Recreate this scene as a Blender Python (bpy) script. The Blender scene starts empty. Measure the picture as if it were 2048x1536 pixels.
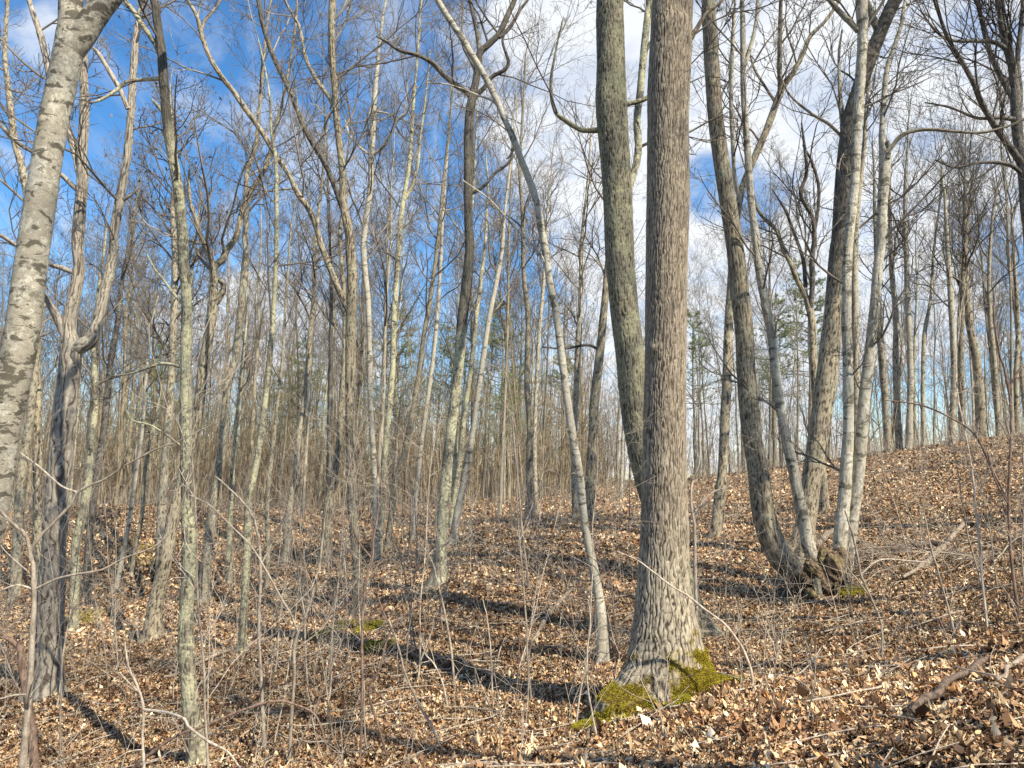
import bpy, math, random
import numpy as np
from math import radians, sin, cos, pi

# ------------------------------------------------------------------ camera, world, sun, exposure
scene = bpy.context.scene
COL = scene.collection
F = 1540.0                     # focal length in photo pixels (2048 wide)
HOR = 960.0                    # pixel row of the eye level
PITCH = math.atan((HOR - 768) / F)
EYE = 1.6
cam_d = bpy.data.cameras.new("camera")
cam = bpy.data.objects.new("camera", cam_d)
COL.objects.link(cam)
cam.location = (0, 0, EYE)
cam.rotation_euler = (pi / 2 + PITCH, 0, 0)
cam_d.sensor_width = 36.0
cam_d.lens = 36.0 * F / 2048
cam_d.clip_start = 0.05
cam_d.clip_end = 3000
scene.camera = cam
scene.view_settings.view_transform = 'Standard'
scene.view_settings.look = 'None'
scene.view_settings.exposure = 0.70
scene.view_settings.gamma = 1.0
scene.cycles.max_bounces = 5
scene.cycles.diffuse_bounces = 3
scene.cycles.transparent_max_bounces = 4

SUN_AZ = radians(137)          # compass bearing of the sun, camera looks to 0, right is 90
SUN_EL = radians(43)
S_DIR = np.array([sin(SUN_AZ) * cos(SUN_EL), cos(SUN_AZ) * cos(SUN_EL), sin(SUN_EL)])
sun_d = bpy.data.lights.new("sun", 'SUN')
sun_d.energy = 5.0
sun_d.angle = radians(0.5)
sun_d.color = (1.0, 0.91, 0.75)
sun = bpy.data.objects.new("sun", sun_d)
COL.objects.link(sun)
from mathutils import Vector
sun.rotation_euler = Vector(S_DIR).to_track_quat('Z', 'Y').to_euler()

def ray(px, py):
    u = (px - 1024) / F; v = (768 - py) / F
    return np.array([u, cos(PITCH) - v * sin(PITCH), sin(PITCH) + v * cos(PITCH)])

def P(px, py, D):
    r = ray(px, py)
    t = D / r[1]
    return np.array([0, 0, EYE]) + r * t

def dirpx(px, py):
    r = ray(px, py)
    return r / np.linalg.norm(r)

world = bpy.data.worlds.new("World")
scene.world = world
world.use_nodes = True
wt = world.node_tree
wn, wl = wt.nodes, wt.links
for n in list(wn): wn.remove(n)
def WN(t, **kw):
    n = wn.new(t)
    for k, v in kw.items(): setattr(n, k, v)
    return n
w_out = WN('ShaderNodeOutputWorld'); w_bg = WN('ShaderNodeBackground')
w_bg.inputs['Strength'].default_value = 0.070
wl.new(w_bg.outputs[0], w_out.inputs[0])
sky = WN('ShaderNodeTexSky', sky_type='NISHITA', sun_disc=False)
sky.sun_elevation = SUN_EL
sky.sun_rotation = SUN_AZ
sky.altitude = 300
sky.air_density = 1.0; sky.dust_density = 0.3; sky.ozone_density = 2.2
hsv = WN('ShaderNodeHueSaturation'); hsv.inputs['Saturation'].default_value = 1.36; hsv.inputs['Value'].default_value = 1.8
wl.new(sky.outputs[0], hsv.inputs['Color'])
tc = WN('ShaderNodeTexCoord')
sep = WN('ShaderNodeSeparateXYZ'); wl.new(tc.outputs['Generated'], sep.inputs[0])
def wmath(op, a, b=None, c=None):
    m = WN('ShaderNodeMath', operation=op)
    for i, x in enumerate((a, b, c)):
        if x is None: continue
        if isinstance(x, (int, float)): m.inputs[i].default_value = x
        else: wl.new(x, m.inputs[i])
    return m.outputs[0]
zc = wmath('ADD', wmath('MAXIMUM', sep.outputs[2], 0.0), 0.28)
comb = WN('ShaderNodeCombineXYZ')
wl.new(wmath('DIVIDE', sep.outputs[0], zc), comb.inputs[0])
wl.new(wmath('DIVIDE', sep.outputs[1], zc), comb.inputs[1])
comb.inputs[2].default_value = 3.7
n1 = WN('ShaderNodeTexNoise'); n1.inputs['Scale'].default_value = 2.3; n1.inputs['Detail'].default_value = 9; n1.inputs['Roughness'].default_value = 0.56; n1.inputs['Distortion'].default_value = 0.35
wl.new(comb.outputs[0], n1.inputs['Vector'])
n2 = WN('ShaderNodeTexNoise'); n2.inputs['Scale'].default_value = 6.5; n2.inputs['Detail'].default_value = 8; n2.inputs['Roughness'].default_value = 0.6
wl.new(comb.outputs[0], n2.inputs['Vector'])
dens = wmath('ADD', wmath('MULTIPLY', n1.outputs['Fac'], 1.25), wmath('MULTIPLY', n2.outputs['Fac'], 0.95))
dens = wmath('SUBTRACT', dens, 1.17)
# unseen sky behind the camera, cleared of cloud to weaken the fill light
dens = wmath('ADD', dens, wmath('MULTIPLY', wmath('MINIMUM', sep.outputs[1], 0.0), 1.2))
# where the cloud banks stand in the sky (bearing and height), sigma in degrees, amount
BL = [(1330, 230, 17, .26), (1150, 360, 9, .20), (1650, 200, 15, .22), (1900, 300, 12, .16), (900, 150, 8, .16), (1010, 200, 7, .12), (560, 600, 6, .42), (450, 560, 5, .34), (190, 190, 4, .5), (30, 190, 4.5, .5), (330, 40, 5, .2), (620, 30, 4, .3), (1250, 640, 7, .2),
      (1930, 470, 7, .4), (1750, 520, 5, .3), (690, 660, 5, .3), (1440, 640, 6, .3), (850, 30, 5, .2), (200, 560, 6, .15),
      (430, 130, 12, -.3), (250, 330, 7, -.3), (520, 330, 8, -.3), (700, 120, 8, -.32), (900, 540, 6, -.46), (780, 400, 6, -.4), (640, 460, 4, -.1), (1400, 500, 4.5, -.5), (1480, 400, 3, -.3), (1900, 90, 5, -.1), (1960, 700, 6, -.45),
      (1830, 370, 4, -.28), (1800, 640, 6, -.4), (80, 330, 6, -.3), (1500, 930, 12, .30), (1750, 900, 9, .2), (1000, 60, 4, -.2), (1130, 560, 4, -.2)]
for (bx, by, sg, am) in BL:
    d = dirpx(bx, by)
    dp = WN('ShaderNodeVectorMath', operation='DOT_PRODUCT')
    wl.new(tc.outputs['Generated'], dp.inputs[0]); dp.inputs[1].default_value = tuple(d)
    mr = WN('ShaderNodeMapRange', interpolation_type='SMOOTHERSTEP')
    wl.new(dp.outputs['Value'], mr.inputs['Value'])
    mr.inputs['From Min'].default_value = cos(radians(sg * 1.9)); mr.inputs['From Max'].default_value = 1.0
    mr.inputs['To Min'].default_value = 0; mr.inputs['To Max'].default_value = am
    dens = wmath('ADD', dens, mr.outputs[0])
cr = WN('ShaderNodeMapRange', interpolation_type='SMOOTHSTEP')
wl.new(dens, cr.inputs['Value'])
cr.inputs['From Min'].default_value = 0.02; cr.inputs['From Max'].default_value = 0.52
# thin high veil, streaky
n3 = WN('ShaderNodeTexNoise'); n3.inputs['Scale'].default_value = 3.1; n3.inputs['Detail'].default_value = 7; n3.inputs['Roughness'].default_value = 0.6; n3.inputs['Distortion'].default_value = 1.2
mp3 = WN('ShaderNodeMapping'); mp3.inputs['Scale'].default_value = (1.6, .6, 1); mp3.inputs['Rotation'].default_value = (0, 0, .5); wl.new(comb.outputs[0], mp3.inputs[0]); wl.new(mp3.outputs[0], n3.inputs['Vector'])
vr = WN('ShaderNodeMapRange', interpolation_type='SMOOTHSTEP'); wl.new(n3.outputs['Fac'], vr.inputs['Value'])
vr.inputs['From Min'].default_value = .42; vr.inputs['From Max'].default_value = .72; vr.inputs['To Min'].default_value = .04; vr.inputs['To Max'].default_value = .55
mot = WN('ShaderNodeMapRange', interpolation_type='SMOOTHSTEP'); wl.new(n2.outputs['Fac'], mot.inputs['Value'])
mot.inputs['From Min'].default_value = .34; mot.inputs['From Max'].default_value = .58; mot.inputs['To Min'].default_value = .70; mot.inputs['To Max'].default_value = 1.0
cloudf = wmath('MAXIMUM', wmath('MULTIPLY', cr.outputs[0], mot.outputs[0]), vr.outputs[0])
cm = WN('ShaderNodeMix', data_type='RGBA')
wl.new(cloudf, cm.inputs['Factor'])
wl.new(hsv.outputs[0], cm.inputs['A'])
cm.inputs['B'].default_value = (8.6, 8.9, 9.3, 1)
wl.new(cm.outputs['Result'], w_bg.inputs['Color'])

rng = np.random.default_rng(7)
random.seed(7)

# ------------------------------------------------------------------ value noise
_TAB = np.random.default_rng(99).random(65536)
def hash2(i, j, seed):
    h = (i * 73856093) ^ (j * 19349663) ^ (seed * 83492791)
    h = (h ^ (h >> 13)) & 0x7fffffff
    return _TAB[(h * 1103515245 + 12345 >> 7) & 65535]
def vnoise(u, v, seed=0, pu=0):
    iu = np.floor(u).astype(np.int64); iv = np.floor(v).astype(np.int64)
    fu = u - iu; fv = v - iv
    fu = fu * fu * (3 - 2 * fu); fv = fv * fv * (3 - 2 * fv)
    i1 = iu + 1
    if pu: iu = iu % pu; i1 = i1 % pu
    a = hash2(iu, iv, seed); b = hash2(i1, iv, seed); c = hash2(iu, iv + 1, seed); d = hash2(i1, iv + 1, seed)
    return (a * (1 - fu) + b * fu) * (1 - fv) + (c * (1 - fu) + d * fu) * fv
def fbm(u, v, seed=0, oct=4):
    s = 0; a = 0.5
    for o in range(oct):
        s = s + a * vnoise(u * 2 ** o, v * 2 ** o, seed + o * 17); a *= 0.5
    return s

# ------------------------------------------------------------------ ground height field
CP = [(2048, 1536, 4.0), (1700, 1536, 4.9), (1024, 1536, 6.2), (395, 1536, 7.8), (0, 1536, 8.5), (1330, 1400, 7.6),
      (2048, 1250, 7.6), (1700, 1400, 6.2), (1640, 1190, 12.0), (2048, 1100, 11.8), (1840, 1000, 18), (2048, 872, 27), (1900, 893, 28),
      (1640, 938, 28), (1400, 978, 30), (1300, 1004, 29), (1060, 1042, 24), (880, 1168, 14), (1060, 1240, 11.5),
      (700, 1230, 14), (760, 1100, 20), (827, 1076, 23), (1000, 1014, 33), (304, 1288, 14), (92, 1400, 10.5),
      (404, 1202, 18), (649, 1131, 19.5), (573, 1118, 22), (318, 1175, 20.5), (230, 1038, 25), (60, 1034, 26),
      (500, 1028, 36), (200, 1022, 40), (250, 1142, 22)]
W = [(0, 0, 0), (-3, 0, -.75), (3, 0, .75), (0, -6, .3), (-8, -6, -1.6), (8, -6, 2.2), (-10, 3, -1.9), (7, 3, 1.5),
     (14, 10, 2.6), (22, 20, 3.6), (12, 50, 1.2), (30, 45, 1.5), (0, 60, .1), (-25, 60, -.1), (-45, 60, .3), (-20, 10, -1.6), (-28, 25, -.6), (45, 20, 2.2),
     (-60, 0, 1.5), (60, -10, 3), (0, -40, 2.0), (-40, -40, 0), (40, -40, 3), (0, 95, 3.0), (-50, 95, 4.0), (55, 90, -2.2), (22, 62, -1.2)]
cpts = [P(*c) for c in CP] + [np.array(w, float) for w in W]
cpts = np.array(cpts)
def _phi(r2): return np.where(r2 > 1e-12, 0.5 * r2 * np.log(np.maximum(r2, 1e-12)), 0)
_n = len(cpts)
_XY = cpts[:, :2] / 10
_d2 = ((_XY[:, None] - _XY[None]) ** 2).sum(-1)
_A = np.zeros((_n + 3, _n + 3))
_A[:_n, :_n] = _phi(_d2) + np.eye(_n) * 0.004
_A[:_n, _n] = 1; _A[:_n, _n + 1:] = _XY
_A[_n:, :_n] = _A[:_n, _n:].T
_b = np.zeros(_n + 3); _b[:_n] = cpts[:, 2]
_w = np.linalg.solve(_A, _b)
def zg(x, y):
    x = np.asarray(x, float); y = np.asarray(y, float)
    sh = x.shape
    r = np.hypot(x, y)
    k = np.minimum(1, 98 / np.maximum(r, 1e-6))
    q = np.stack([(x * k).ravel(), (y * k).ravel()], -1) / 10
    out = np.empty(len(q))
    for s in range(0, len(q), 40000):
        qq = q[s:s + 40000]
        d2 = ((qq[:, None] - _XY[None]) ** 2).sum(-1)
        out[s:s + 40000] = _phi(d2) @ _w[:_n] + _w[_n] + qq @ _w[_n + 1:]
    out = out.reshape(sh)
    near = np.exp(-(r / 45) ** 2)
    out = out + np.exp(-((x + 9) ** 2 / 50 + (y - 21) ** 2 / 45)) * (fbm(x * .8 + 3, y * .8, 33, 3) - .44) * 1.5
    out = out + (fbm(x * .55 + 9, y * .55, 3, 3) - .44) * .34 * near + (fbm(x * 2.6, y * 2.6, 8, 3) - .44) * .07 * near
    return out
def hit(px, py, lo=1.5, hi=75):
    r = ray(px, py)
    D = np.arange(lo, hi, 0.04)
    t = D / r[1]
    below = (EYE + r[2] * t) < zg(r[0] * t, D)
    i = np.argmax(below)
    if not below[i]: return None
    return D[i]

# ------------------------------------------------------------------ mesh helpers
def mk(name, V, Q=None, T=None, mat=None, parent=None, attrs=None, col=None, smooth=True, origin=None):
    V = np.asarray(V, np.float32)
    if origin is not None: V = V - np.asarray(origin, np.float32)
    me = bpy.data.meshes.new(name)
    nq = 0 if Q is None else len(Q); nt = 0 if T is None else len(T)
    me.vertices.add(len(V)); me.vertices.foreach_set('co', V.ravel())
    loops = []
    if nq: loops.append(np.asarray(Q, np.int32).ravel())
    if nt: loops.append(np.asarray(T, np.int32).ravel())
    loops = np.concatenate(loops)
    me.loops.add(len(loops)); me.loops.foreach_set('vertex_index', loops)
    starts = np.concatenate([np.arange(nq) * 4, nq * 4 + np.arange(nt) * 3]).astype(np.int32)
    tot = np.concatenate([np.full(nq, 4), np.full(nt, 3)]).astype(np.int32)
    me.polygons.add(nq + nt)
    me.polygons.foreach_set('loop_start', starts)
    try: me.polygons.foreach_set('loop_total', tot)
    except Exception: pass
    me.polygons.foreach_set('use_smooth', np.full(nq + nt, smooth, dtype=bool))
    me.update(calc_edges=True)
    if attrs:
        for k, a in attrs.items():
            at = me.attributes.new(k, 'FLOAT', 'POINT'); at.data.foreach_set('value', np.asarray(a, np.float32))
    if col is not None:
        at = me.attributes.new('tint', 'FLOAT_COLOR', 'POINT')
        c4 = np.ones((len(V), 4), np.float32); c4[:, :3] = col
        at.data.foreach_set('color', c4.ravel())
    if mat is not None: me.materials.append(mat)
    o = bpy.data.objects.new(name, me)
    COL.objects.link(o)
    if parent is not None: o.parent = parent
    return o

def tubes(pts, rad, S, closed_tip=True):
    """pts (N,K,3), rad (N,K) -> verts, quads of N tubes with S sides"""
    N, K, _ = pts.shape
    d = pts[:, -1] - pts[:, 0]
    d = d / np.maximum(np.linalg.norm(d, axis=1, keepdims=True), 1e-9)
    ref = np.where(np.abs(d[:, 2:3]) < .8, np.array([[0, 0, 1.]]), np.array([[1., 0, 0]]))
    tan = np.gradient(pts, axis=1)
    tan /= np.maximum(np.linalg.norm(tan, axis=2, keepdims=True), 1e-9)
    a = np.cross(tan, ref[:, None]); a /= np.maximum(np.linalg.norm(a, axis=2, keepdims=True), 1e-9)
    b = np.cross(tan, a)
    th = np.arange(S) * 2 * pi / S
    V = pts[:, :, None] + rad[:, :, None, None] * (np.cos(th)[None, None, :, None] * a[:, :, None] + np.sin(th)[None, None, :, None] * b[:, :, None])
    V = V.reshape(-1, 3)
    i = np.arange(N)[:, None, None] * K * S + np.arange(K - 1)[None, :, None] * S
    s = np.arange(S)[None, None]; s1 = (s + 1) % S
    Q = np.stack([i + s, i + s1, i + S + s1, i + S + s], -1).reshape(-1, 4)
    return V, Q

class Bag:
    def __init__(self): self.V = []; self.Q = []; self.n = 0
    def add(self, V, Q):
        self.V.append(V); self.Q.append(Q + self.n); self.n += len(V)
    def get(self): return np.concatenate(self.V), np.concatenate(self.Q)

def unit(v): return v / np.maximum(np.linalg.norm(v, axis=-1, keepdims=True), 1e-9)

def grow(start, d, L, K, g, wob=.18, up=.06):
    N = len(start)
    pts = np.empty((N, K, 3)); pts[:, 0] = start
    d = unit(d.copy()); step = (L / (K - 1))[:, None]
    for k in range(1, K):
        d = unit(d + g.normal(0, wob, (N, 3)) + np.array([0, 0, up]))
        pts[:, k] = pts[:, k - 1] + d * step
    return pts

def kids(pts, rad, L, n, g, t0, t1, amin, amax, ratio, rr, flat=False):
    """n children per parent"""
    N, K, _ = pts.shape
    t = (np.arange(n)[None] + g.random((N, n))) / n * (t1 - t0) + t0
    f = t * (K - 1); i = np.clip(f.astype(int), 0, K - 2); f = f - i
    ar = np.arange(N)[:, None]
    p = pts[ar, i] * (1 - f[..., None]) + pts[ar, i + 1] * f[..., None]
    d = unit(pts[ar, i + 1] - pts[ar, i])
    r = rad[ar, i] * (1 - f) + rad[ar, i + 1] * f
    q = g.normal(0, 1, (N, n, 3)); q = unit(q - (q * d).sum(-1, keepdims=True) * d)
    ang = g.uniform(amin, amax, (N, n))[..., None]
    dd = d * np.cos(ang) + q * np.sin(ang)
    LL = L[:, None] * ratio * (1.15 - .75 * t) * g.uniform(.6, 1.3, (N, n))
    return p.reshape(-1, 3), dd.reshape(-1, 3), LL.ravel(), np.minimum((r * rr), 1).ravel()

def crown_mesh(polys, radii, lens, g, per_m=1.4, cs=0.35, l1=(.9, 3.0), n2=6, n3=5, n4=0, tmin=.0028, up=.07, a1=(.5, 1.15)):
    """branching twigs on the parent polylines; cs: fraction of the trunk where twigs start"""
    bag = Bag(); tips = []
    ps = []; ds = []; Ls = []; rs = []
    for idx, (pl, ra, ln) in enumerate(zip(polys, radii, lens)):
        c0 = cs if idx == 0 else .12
        n = max(2, int(ln * (1 - c0) * per_m))
        p, d, L, r = kids(pl[None], ra[None], np.array([1.]), n, g, c0, .985, a1[0], a1[1], 1.0, .42)
        ps.append(p); ds.append(d); rs.append(r)
        Ls.append(g.uniform(l1[0], l1[1], n))
    p = np.concatenate(ps); d = np.concatenate(ds); L = np.concatenate(Ls); r = np.concatenate(rs)
    r = np.clip(r, tmin * 1.6, .011 * L + .004)
    K = 8
    A = grow(p, d, L, K, g, .16, up); taper = np.linspace(1, .25, K)[None]
    RA = np.maximum(r[:, None] * taper, tmin)
    bag.add(*tubes(A, RA, 4))
    p, d, L2, r = kids(A, RA, L, n2, g, .12, 1, .4, 1.0, .5, .7)
    B = grow(p, d, L2, 6, g, .2, up); RB = np.maximum(r[:, None] * np.linspace(1, .4, 6)[None], tmin)
    bag.add(*tubes(B, RB, 3))
    C = B; RC = RB; LC = L2
    if n3:
        p, d, LC, r = kids(B, RB, L2, n3, g, .15, 1, .35, .95, .5, .75)
        C = grow(p, d, LC, 5, g, .22, up); RC = np.maximum(r[:, None] * np.linspace(1, .5, 5)[None], tmin * .85)
        bag.add(*tubes(C, RC, 3))
    if n4:
        p, d, L4, r = kids(C, RC, LC, n4, g, .2, 1, .35, .9, .55, .8)
        Dd = grow(p, d, L4, 4, g, .22, up); RD = np.maximum(r[:, None] * np.linspace(1, .6, 4)[None], tmin * .8)
        bag.add(*tubes(Dd, RD, 3))
    V, Q = bag.get()
    return V, Q, C[:, -1]

def catmull(pts, rad, ds):
    P0 = np.vstack([2 * pts[0] - pts[1], pts, 2 * pts[-1] - pts[-2]])
    R0 = np.concatenate([[rad[0]], rad, [rad[-1]]])
    out = []; ro = []
    for i in range(len(pts) - 1):
        L = np.linalg.norm(pts[i + 1] - pts[i]); n = max(2, int(L / ds))
        t = (np.arange(n) / n)[:, None]
        a, b, c, d = P0[i], P0[i + 1], P0[i + 2], P0[i + 3]
        out.append(.5 * ((2 * b) + (-a + c) * t + (2 * a - 5 * b + 4 * c - d) * t ** 2 + (-a + 3 * b - 3 * c + d) * t ** 3))
        tt = t[:, 0]; s = tt * tt * (3 - 2 * tt)
        ro.append(R0[i + 1] * (1 - s) + R0[i + 2] * s)
    out.append(pts[-1][None]); ro.append(np.array([rad[-1]]))
    return np.vstack(out), np.concatenate(ro)

def resample(pl, ra, n):
    s = np.concatenate([[0], np.cumsum(np.linalg.norm(np.diff(pl, axis=0), axis=1))])
    t = np.linspace(0, s[-1], n)
    return np.stack([np.interp(t, s, pl[:, k]) for k in range(3)], -1), np.interp(t, s, ra), s[-1]

BARKP = {  # cell width m, cell length m, amplitude m
    'oak': (.0125, .085, .010), 'mossy': (.015, .11, .013), 'shag': (.024, .16, .016), 'furrow': (.015, .14, .008),
    'lichen': (.015, .11, .007), 'smooth': (.10, .05, .0015), 'plain': (.018, .08, .004), 'dark': (.018, .07, .006)}
def trunk_mesh(pl, ra, S, bark, seed, flare=None, knots=()):
    """one closed tube round pl with bark relief; returns V,Q,groove"""
    K = len(pl)
    tan = unit(np.gradient(pl, axis=0))
    ref = np.array([0, 1., 0])
    a = unit(np.cross(ref, tan)); b = np.cross(tan, a)
    th = np.arange(S) * 2 * pi / S
    s = np.concatenate([[0], np.cumsum(np.linalg.norm(np.diff(pl, axis=0), axis=1))])
    cw, cl, amp = BARKP[bark]
    rm = float(np.median(ra))
    nu = max(6, int(round(2 * pi * rm / cw / 2)) * 2)
    U = (th / (2 * pi))[None] * nu + np.zeros((K, 1))
    Vv = (s / cl)[:, None] + np.zeros((1, S))
    if bark in ('smooth',):
        g2 = .6 + .4 * vnoise(U, Vv, seed, nu)
    else:
        wv = 1.5 * (vnoise(U * .5, Vv * .6, seed + 5, nu // 2) - .5) + .7 * (vnoise(U, Vv * 1.6, seed + 6, nu) - .5)
        r1 = np.abs(np.sin(pi * (U * .5 * 2 * .5 + wv)))
        g = np.clip(r1 / .72, 0, 1); g = g * g * (3 - 2 * g)
        x = np.clip(np.abs(2 * vnoise(U * .8 + wv, Vv * 1.3, seed + 3) - 1) * 3.6, 0, 1)
        m = vnoise(U * 2, Vv * 2.4, seed + 9, 2 * nu)
        xw = .62 if bark == 'oak' else .42
        g2 = g * (1 - xw + xw * x) * (.70 + .30 * m)
    big = (vnoise((th / (2 * pi))[None] * 5 + np.zeros((K, 1)), s[:, None] / (rm * 5) + np.zeros((1, S)), seed + 21, 5) - .5)
    R = ra[:, None] * (1 + .16 * big) + amp * np.minimum(1, ra[:, None] / .06) * (g2 - .75)
    if flare is not None: R = R * flare(th[None], s[:, None])
    ct, st = np.cos(th)[None, :, None], np.sin(th)[None, :, None]
    V = pl[:, None] + R[..., None] * (ct * a[:, None] + st * b[:, None])
    for (ks, kth, kw, kh) in knots:
        dth = np.angle(np.exp(1j * (th - kth)))[None]
        dd = ((s[:, None] - ks) ** 2 + (dth * ra[:, None]) ** 2) / kw ** 2
        V += (kh * np.exp(-dd))[..., None] * (ct * a[:, None] + st * b[:, None])
    V = V.reshape(-1, 3)
    i = np.arange(K - 1)[:, None] * S; q = np.arange(S)[None]; q1 = (q + 1) % S
    Q = np.stack([i + q, i + q1, i + S + q1, i + S + q], -1).reshape(-1, 4)
    # caps
    V = np.vstack([V, pl[-1] + tan[-1] * ra[-1] * .3])
    top = (K - 1) * S; c = len(V) - 1
    T = np.stack([top + np.arange(S), top + (np.arange(S) + 1) % S, np.full(S, c)], -1)
    return V, Q, T, np.append(g2.ravel(), .8)

# ------------------------------------------------------------------ materials
def newmat(name):
    m = bpy.data.materials.new(name); m.use_nodes = True
    nt = m.node_tree
    b = nt.nodes['Principled BSDF']
    b.inputs['Roughness'].default_value = .85
    try: b.inputs['Specular IOR Level'].default_value = .25
    except Exception: pass
    return m, nt, b
class N:
    def __init__(s, nt): s.nt = nt
    def new(s, t, **kw):
        n = s.nt.nodes.new(t)
        for k, v in kw.items(): setattr(n, k, v)
        return n
    def link(s, a, b): s.nt.links.new(a, b)
    def mix(s, fac, a, b, mode='MIX'):
        m = s.new('ShaderNodeMix', data_type='RGBA', blend_type=mode)
        for key, x in (('Factor', fac), ('A', a), ('B', b)):
            if isinstance(x, (int, float)): m.inputs[key].default_value = x
            elif isinstance(x, tuple): m.inputs[key].default_value = (*x, 1) if len(x) == 3 else x
            else: s.link(x, m.inputs[key])
        return m.outputs['Result']
    def math(s, op, a, b=0.0):
        m = s.new('ShaderNodeMath', operation=op)
        for i, x in enumerate((a, b)):
            if isinstance(x, (int, float)): m.inputs[i].default_value = x
            else: s.link(x, m.inputs[i])
        return m.outputs[0]
    def rng(s, v, a, b, c=0.0, d=1.0):
        m = s.new('ShaderNodeMapRange', interpolation_type='SMOOTHSTEP')
        s.link(v, m.inputs['Value'])
        for k, x in zip(('From Min', 'From Max', 'To Min', 'To Max'), (a, b, c, d)): m.inputs[k].default_value = x
        return m.outputs[0]
    def coord(s, scale=(1, 1, 1)):
        t = s.new('ShaderNodeTexCoord'); m = s.new('ShaderNodeMapping')
        s.link(t.outputs['Object'], m.inputs[0]); m.inputs['Scale'].default_value = scale
        return m.outputs[0]
    def noise(s, vec, scale, detail=4, rough=.55, dist=0.0):
        n = s.new('ShaderNodeTexNoise'); s.link(vec, n.inputs['Vector'])
        n.inputs['Scale'].default_value = scale; n.inputs['Detail'].default_value = detail
        n.inputs['Roughness'].default_value = rough; n.inputs['Distortion'].default_value = dist
        return n.outputs['Fac']

def bark_mat(name, hi, lo, lich=None, lfac=(.5, .62), zs=.28, sc=34, blot=None, bfac=(.56, .64), warm=None, vary=.18, relief=.6, use_groove=True, hwarm=0.0, bsc=4.2):
    m, nt, b = newmat(name); n = N(nt)
    cv = n.coord((1, 1, zs)); ci = n.coord()
    f1 = n.noise(cv, sc, 5, .6, .4)
    fine = n.noise(ci, 90, 3, .6)
    fac = n.rng(f1, .36, .60)
    if use_groove:
        at = n.new('ShaderNodeAttribute', attribute_name='groove')
        fac = n.math('MULTIPLY', n.rng(at.outputs['Fac'], .12, .78), n.math('ADD', n.math('MULTIPLY', fac, .5), .5))
    c = n.mix(fac, lo, hi)
    c = n.mix(n.rng(n.noise(ci, 2.2, 3), .4, .62), c, tuple(x * .80 for x in hi)) if False else c
    if warm is not None:
        sx = n.new('ShaderNodeSeparateXYZ'); n.link(ci, sx.inputs[0])
        wf = n.math('ADD', n.noise(ci, 1.3, 4), n.math('MULTIPLY', sx.outputs[2], hwarm))
        c = n.mix(n.rng(wf, .45, .68, 0, .85), c, n.mix(fac, tuple(x * .25 for x in warm), warm))
    if lich is not None:
        l1 = n.noise(ci, 3.2, 4, .65, .3); l2 = n.noise(ci, 26, 4, .7)
        lf = n.rng(n.math('ADD', n.math('MULTIPLY', l1, .62), n.math('MULTIPLY', l2, .42)), lfac[0], lfac[1], 0, .9)
        c = n.mix(lf, c, n.mix(n.rng(l2, .35, .6), tuple(x * .62 for x in lich), lich))
    if blot is not None:
        cb = n.coord((1, 1, 1.9))
        b1 = n.noise(cb, bsc, 6, .68, .5)
        b2 = n.noise(ci, 1.4, 2)
        bf = n.rng(n.math('ADD', n.math('MULTIPLY', b1, .8), n.math('MULTIPLY', b2, .2)), bfac[0], bfac[1], 0, .88)
        c = n.mix(bf, c, blot)
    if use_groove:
        upper_shade = n.new('ShaderNodeAttribute', attribute_name='upper')
        c = n.mix(upper_shade.outputs['Fac'], c, n.mix(fac, (.03, .027, .023), (.125, .11, .09)))  # shade painted into the bark: upper trunk mixed toward dark
    if name.startswith('bark_tan'):
        am = n.new('ShaderNodeAttribute', attribute_name='mossy')
        c = n.mix(am.outputs['Fac'], c, n.mix(n.rng(n.noise(ci, 30, 3), .4, .6), (.13, .08, .02), (.27, .22, .02)))
    oi = n.new('ShaderNodeObjectInfo')
    val = n.math('ADD', n.math('MULTIPLY', oi.outputs['Random'], vary * 2), 1 - vary)
    val = n.math('MULTIPLY', val, n.rng(fine, .25, .75, .8, 1.2))
    hs = n.new('ShaderNodeHueSaturation'); n.link(c, hs.inputs['Color']); n.link(val, hs.inputs['Value'])
    n.link(hs.outputs[0], b.inputs['Base Color'])
    bp = n.new('ShaderNodeBump'); bp.inputs['Strength'].default_value = relief; bp.inputs['Distance'].default_value = .012
    n.link(n.math('ADD', n.math('MULTIPLY', f1, .8), n.math('MULTIPLY', fine, .25)), bp.inputs['Height'])
    n.link(bp.outputs[0], b.inputs['Normal'])
    return m
M = {}
M['oak'] = bark_mat('bark_tan_furrowed', (.50, .43, .31), (.06, .046, .032), hwarm=.05, warm=(.335, .27, .195), lich=(.46, .42, .28), lfac=(.60, .72), relief=.5)
M['mossy'] = bark_mat('bark_moss_grown', (.28, .25, .175), (.04, .036, .024), lich=(.33, .32, .20), lfac=(.50, .60), sc=50, relief=1.0)
M['shag'] = bark_mat('bark_shaggy_grey', (.38, .335, .265), (.09, .072, .056), lich=(.44, .41, .31), lfac=(.56, .68), sc=22, zs=.15)
M['furrow'] = bark_mat('bark_grey_furrowed', (.37, .315, .22), (.06, .048, .034), lich=(.42, .41, .28), lfac=(.54, .66))
M['lichen'] = bark_mat('bark_lichen_speckled', (.28, .25, .18), (.06, .05, .038), lich=(.50, .48, .31), lfac=(.46, .57))
M['smooth'] = bark_mat('bark_smooth_pale', (.31, .28, .215), (.20, .175, .13), bsc=7.5, lich=(.48, .45, .36), lfac=(.50, .60), blot=(.07, .06, .042), bfac=(.505, .55), zs=1.6, sc=16, relief=.25)
M['birch'] = bark_mat('bark_pale_speckled', (.46, .42, .33), (.24, .215, .16), lich=(.56, .53, .43), lfac=(.50, .62), blot=(.11, .10, .07), bfac=(.535, .58), zs=1.2, sc=20, relief=.25)
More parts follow.
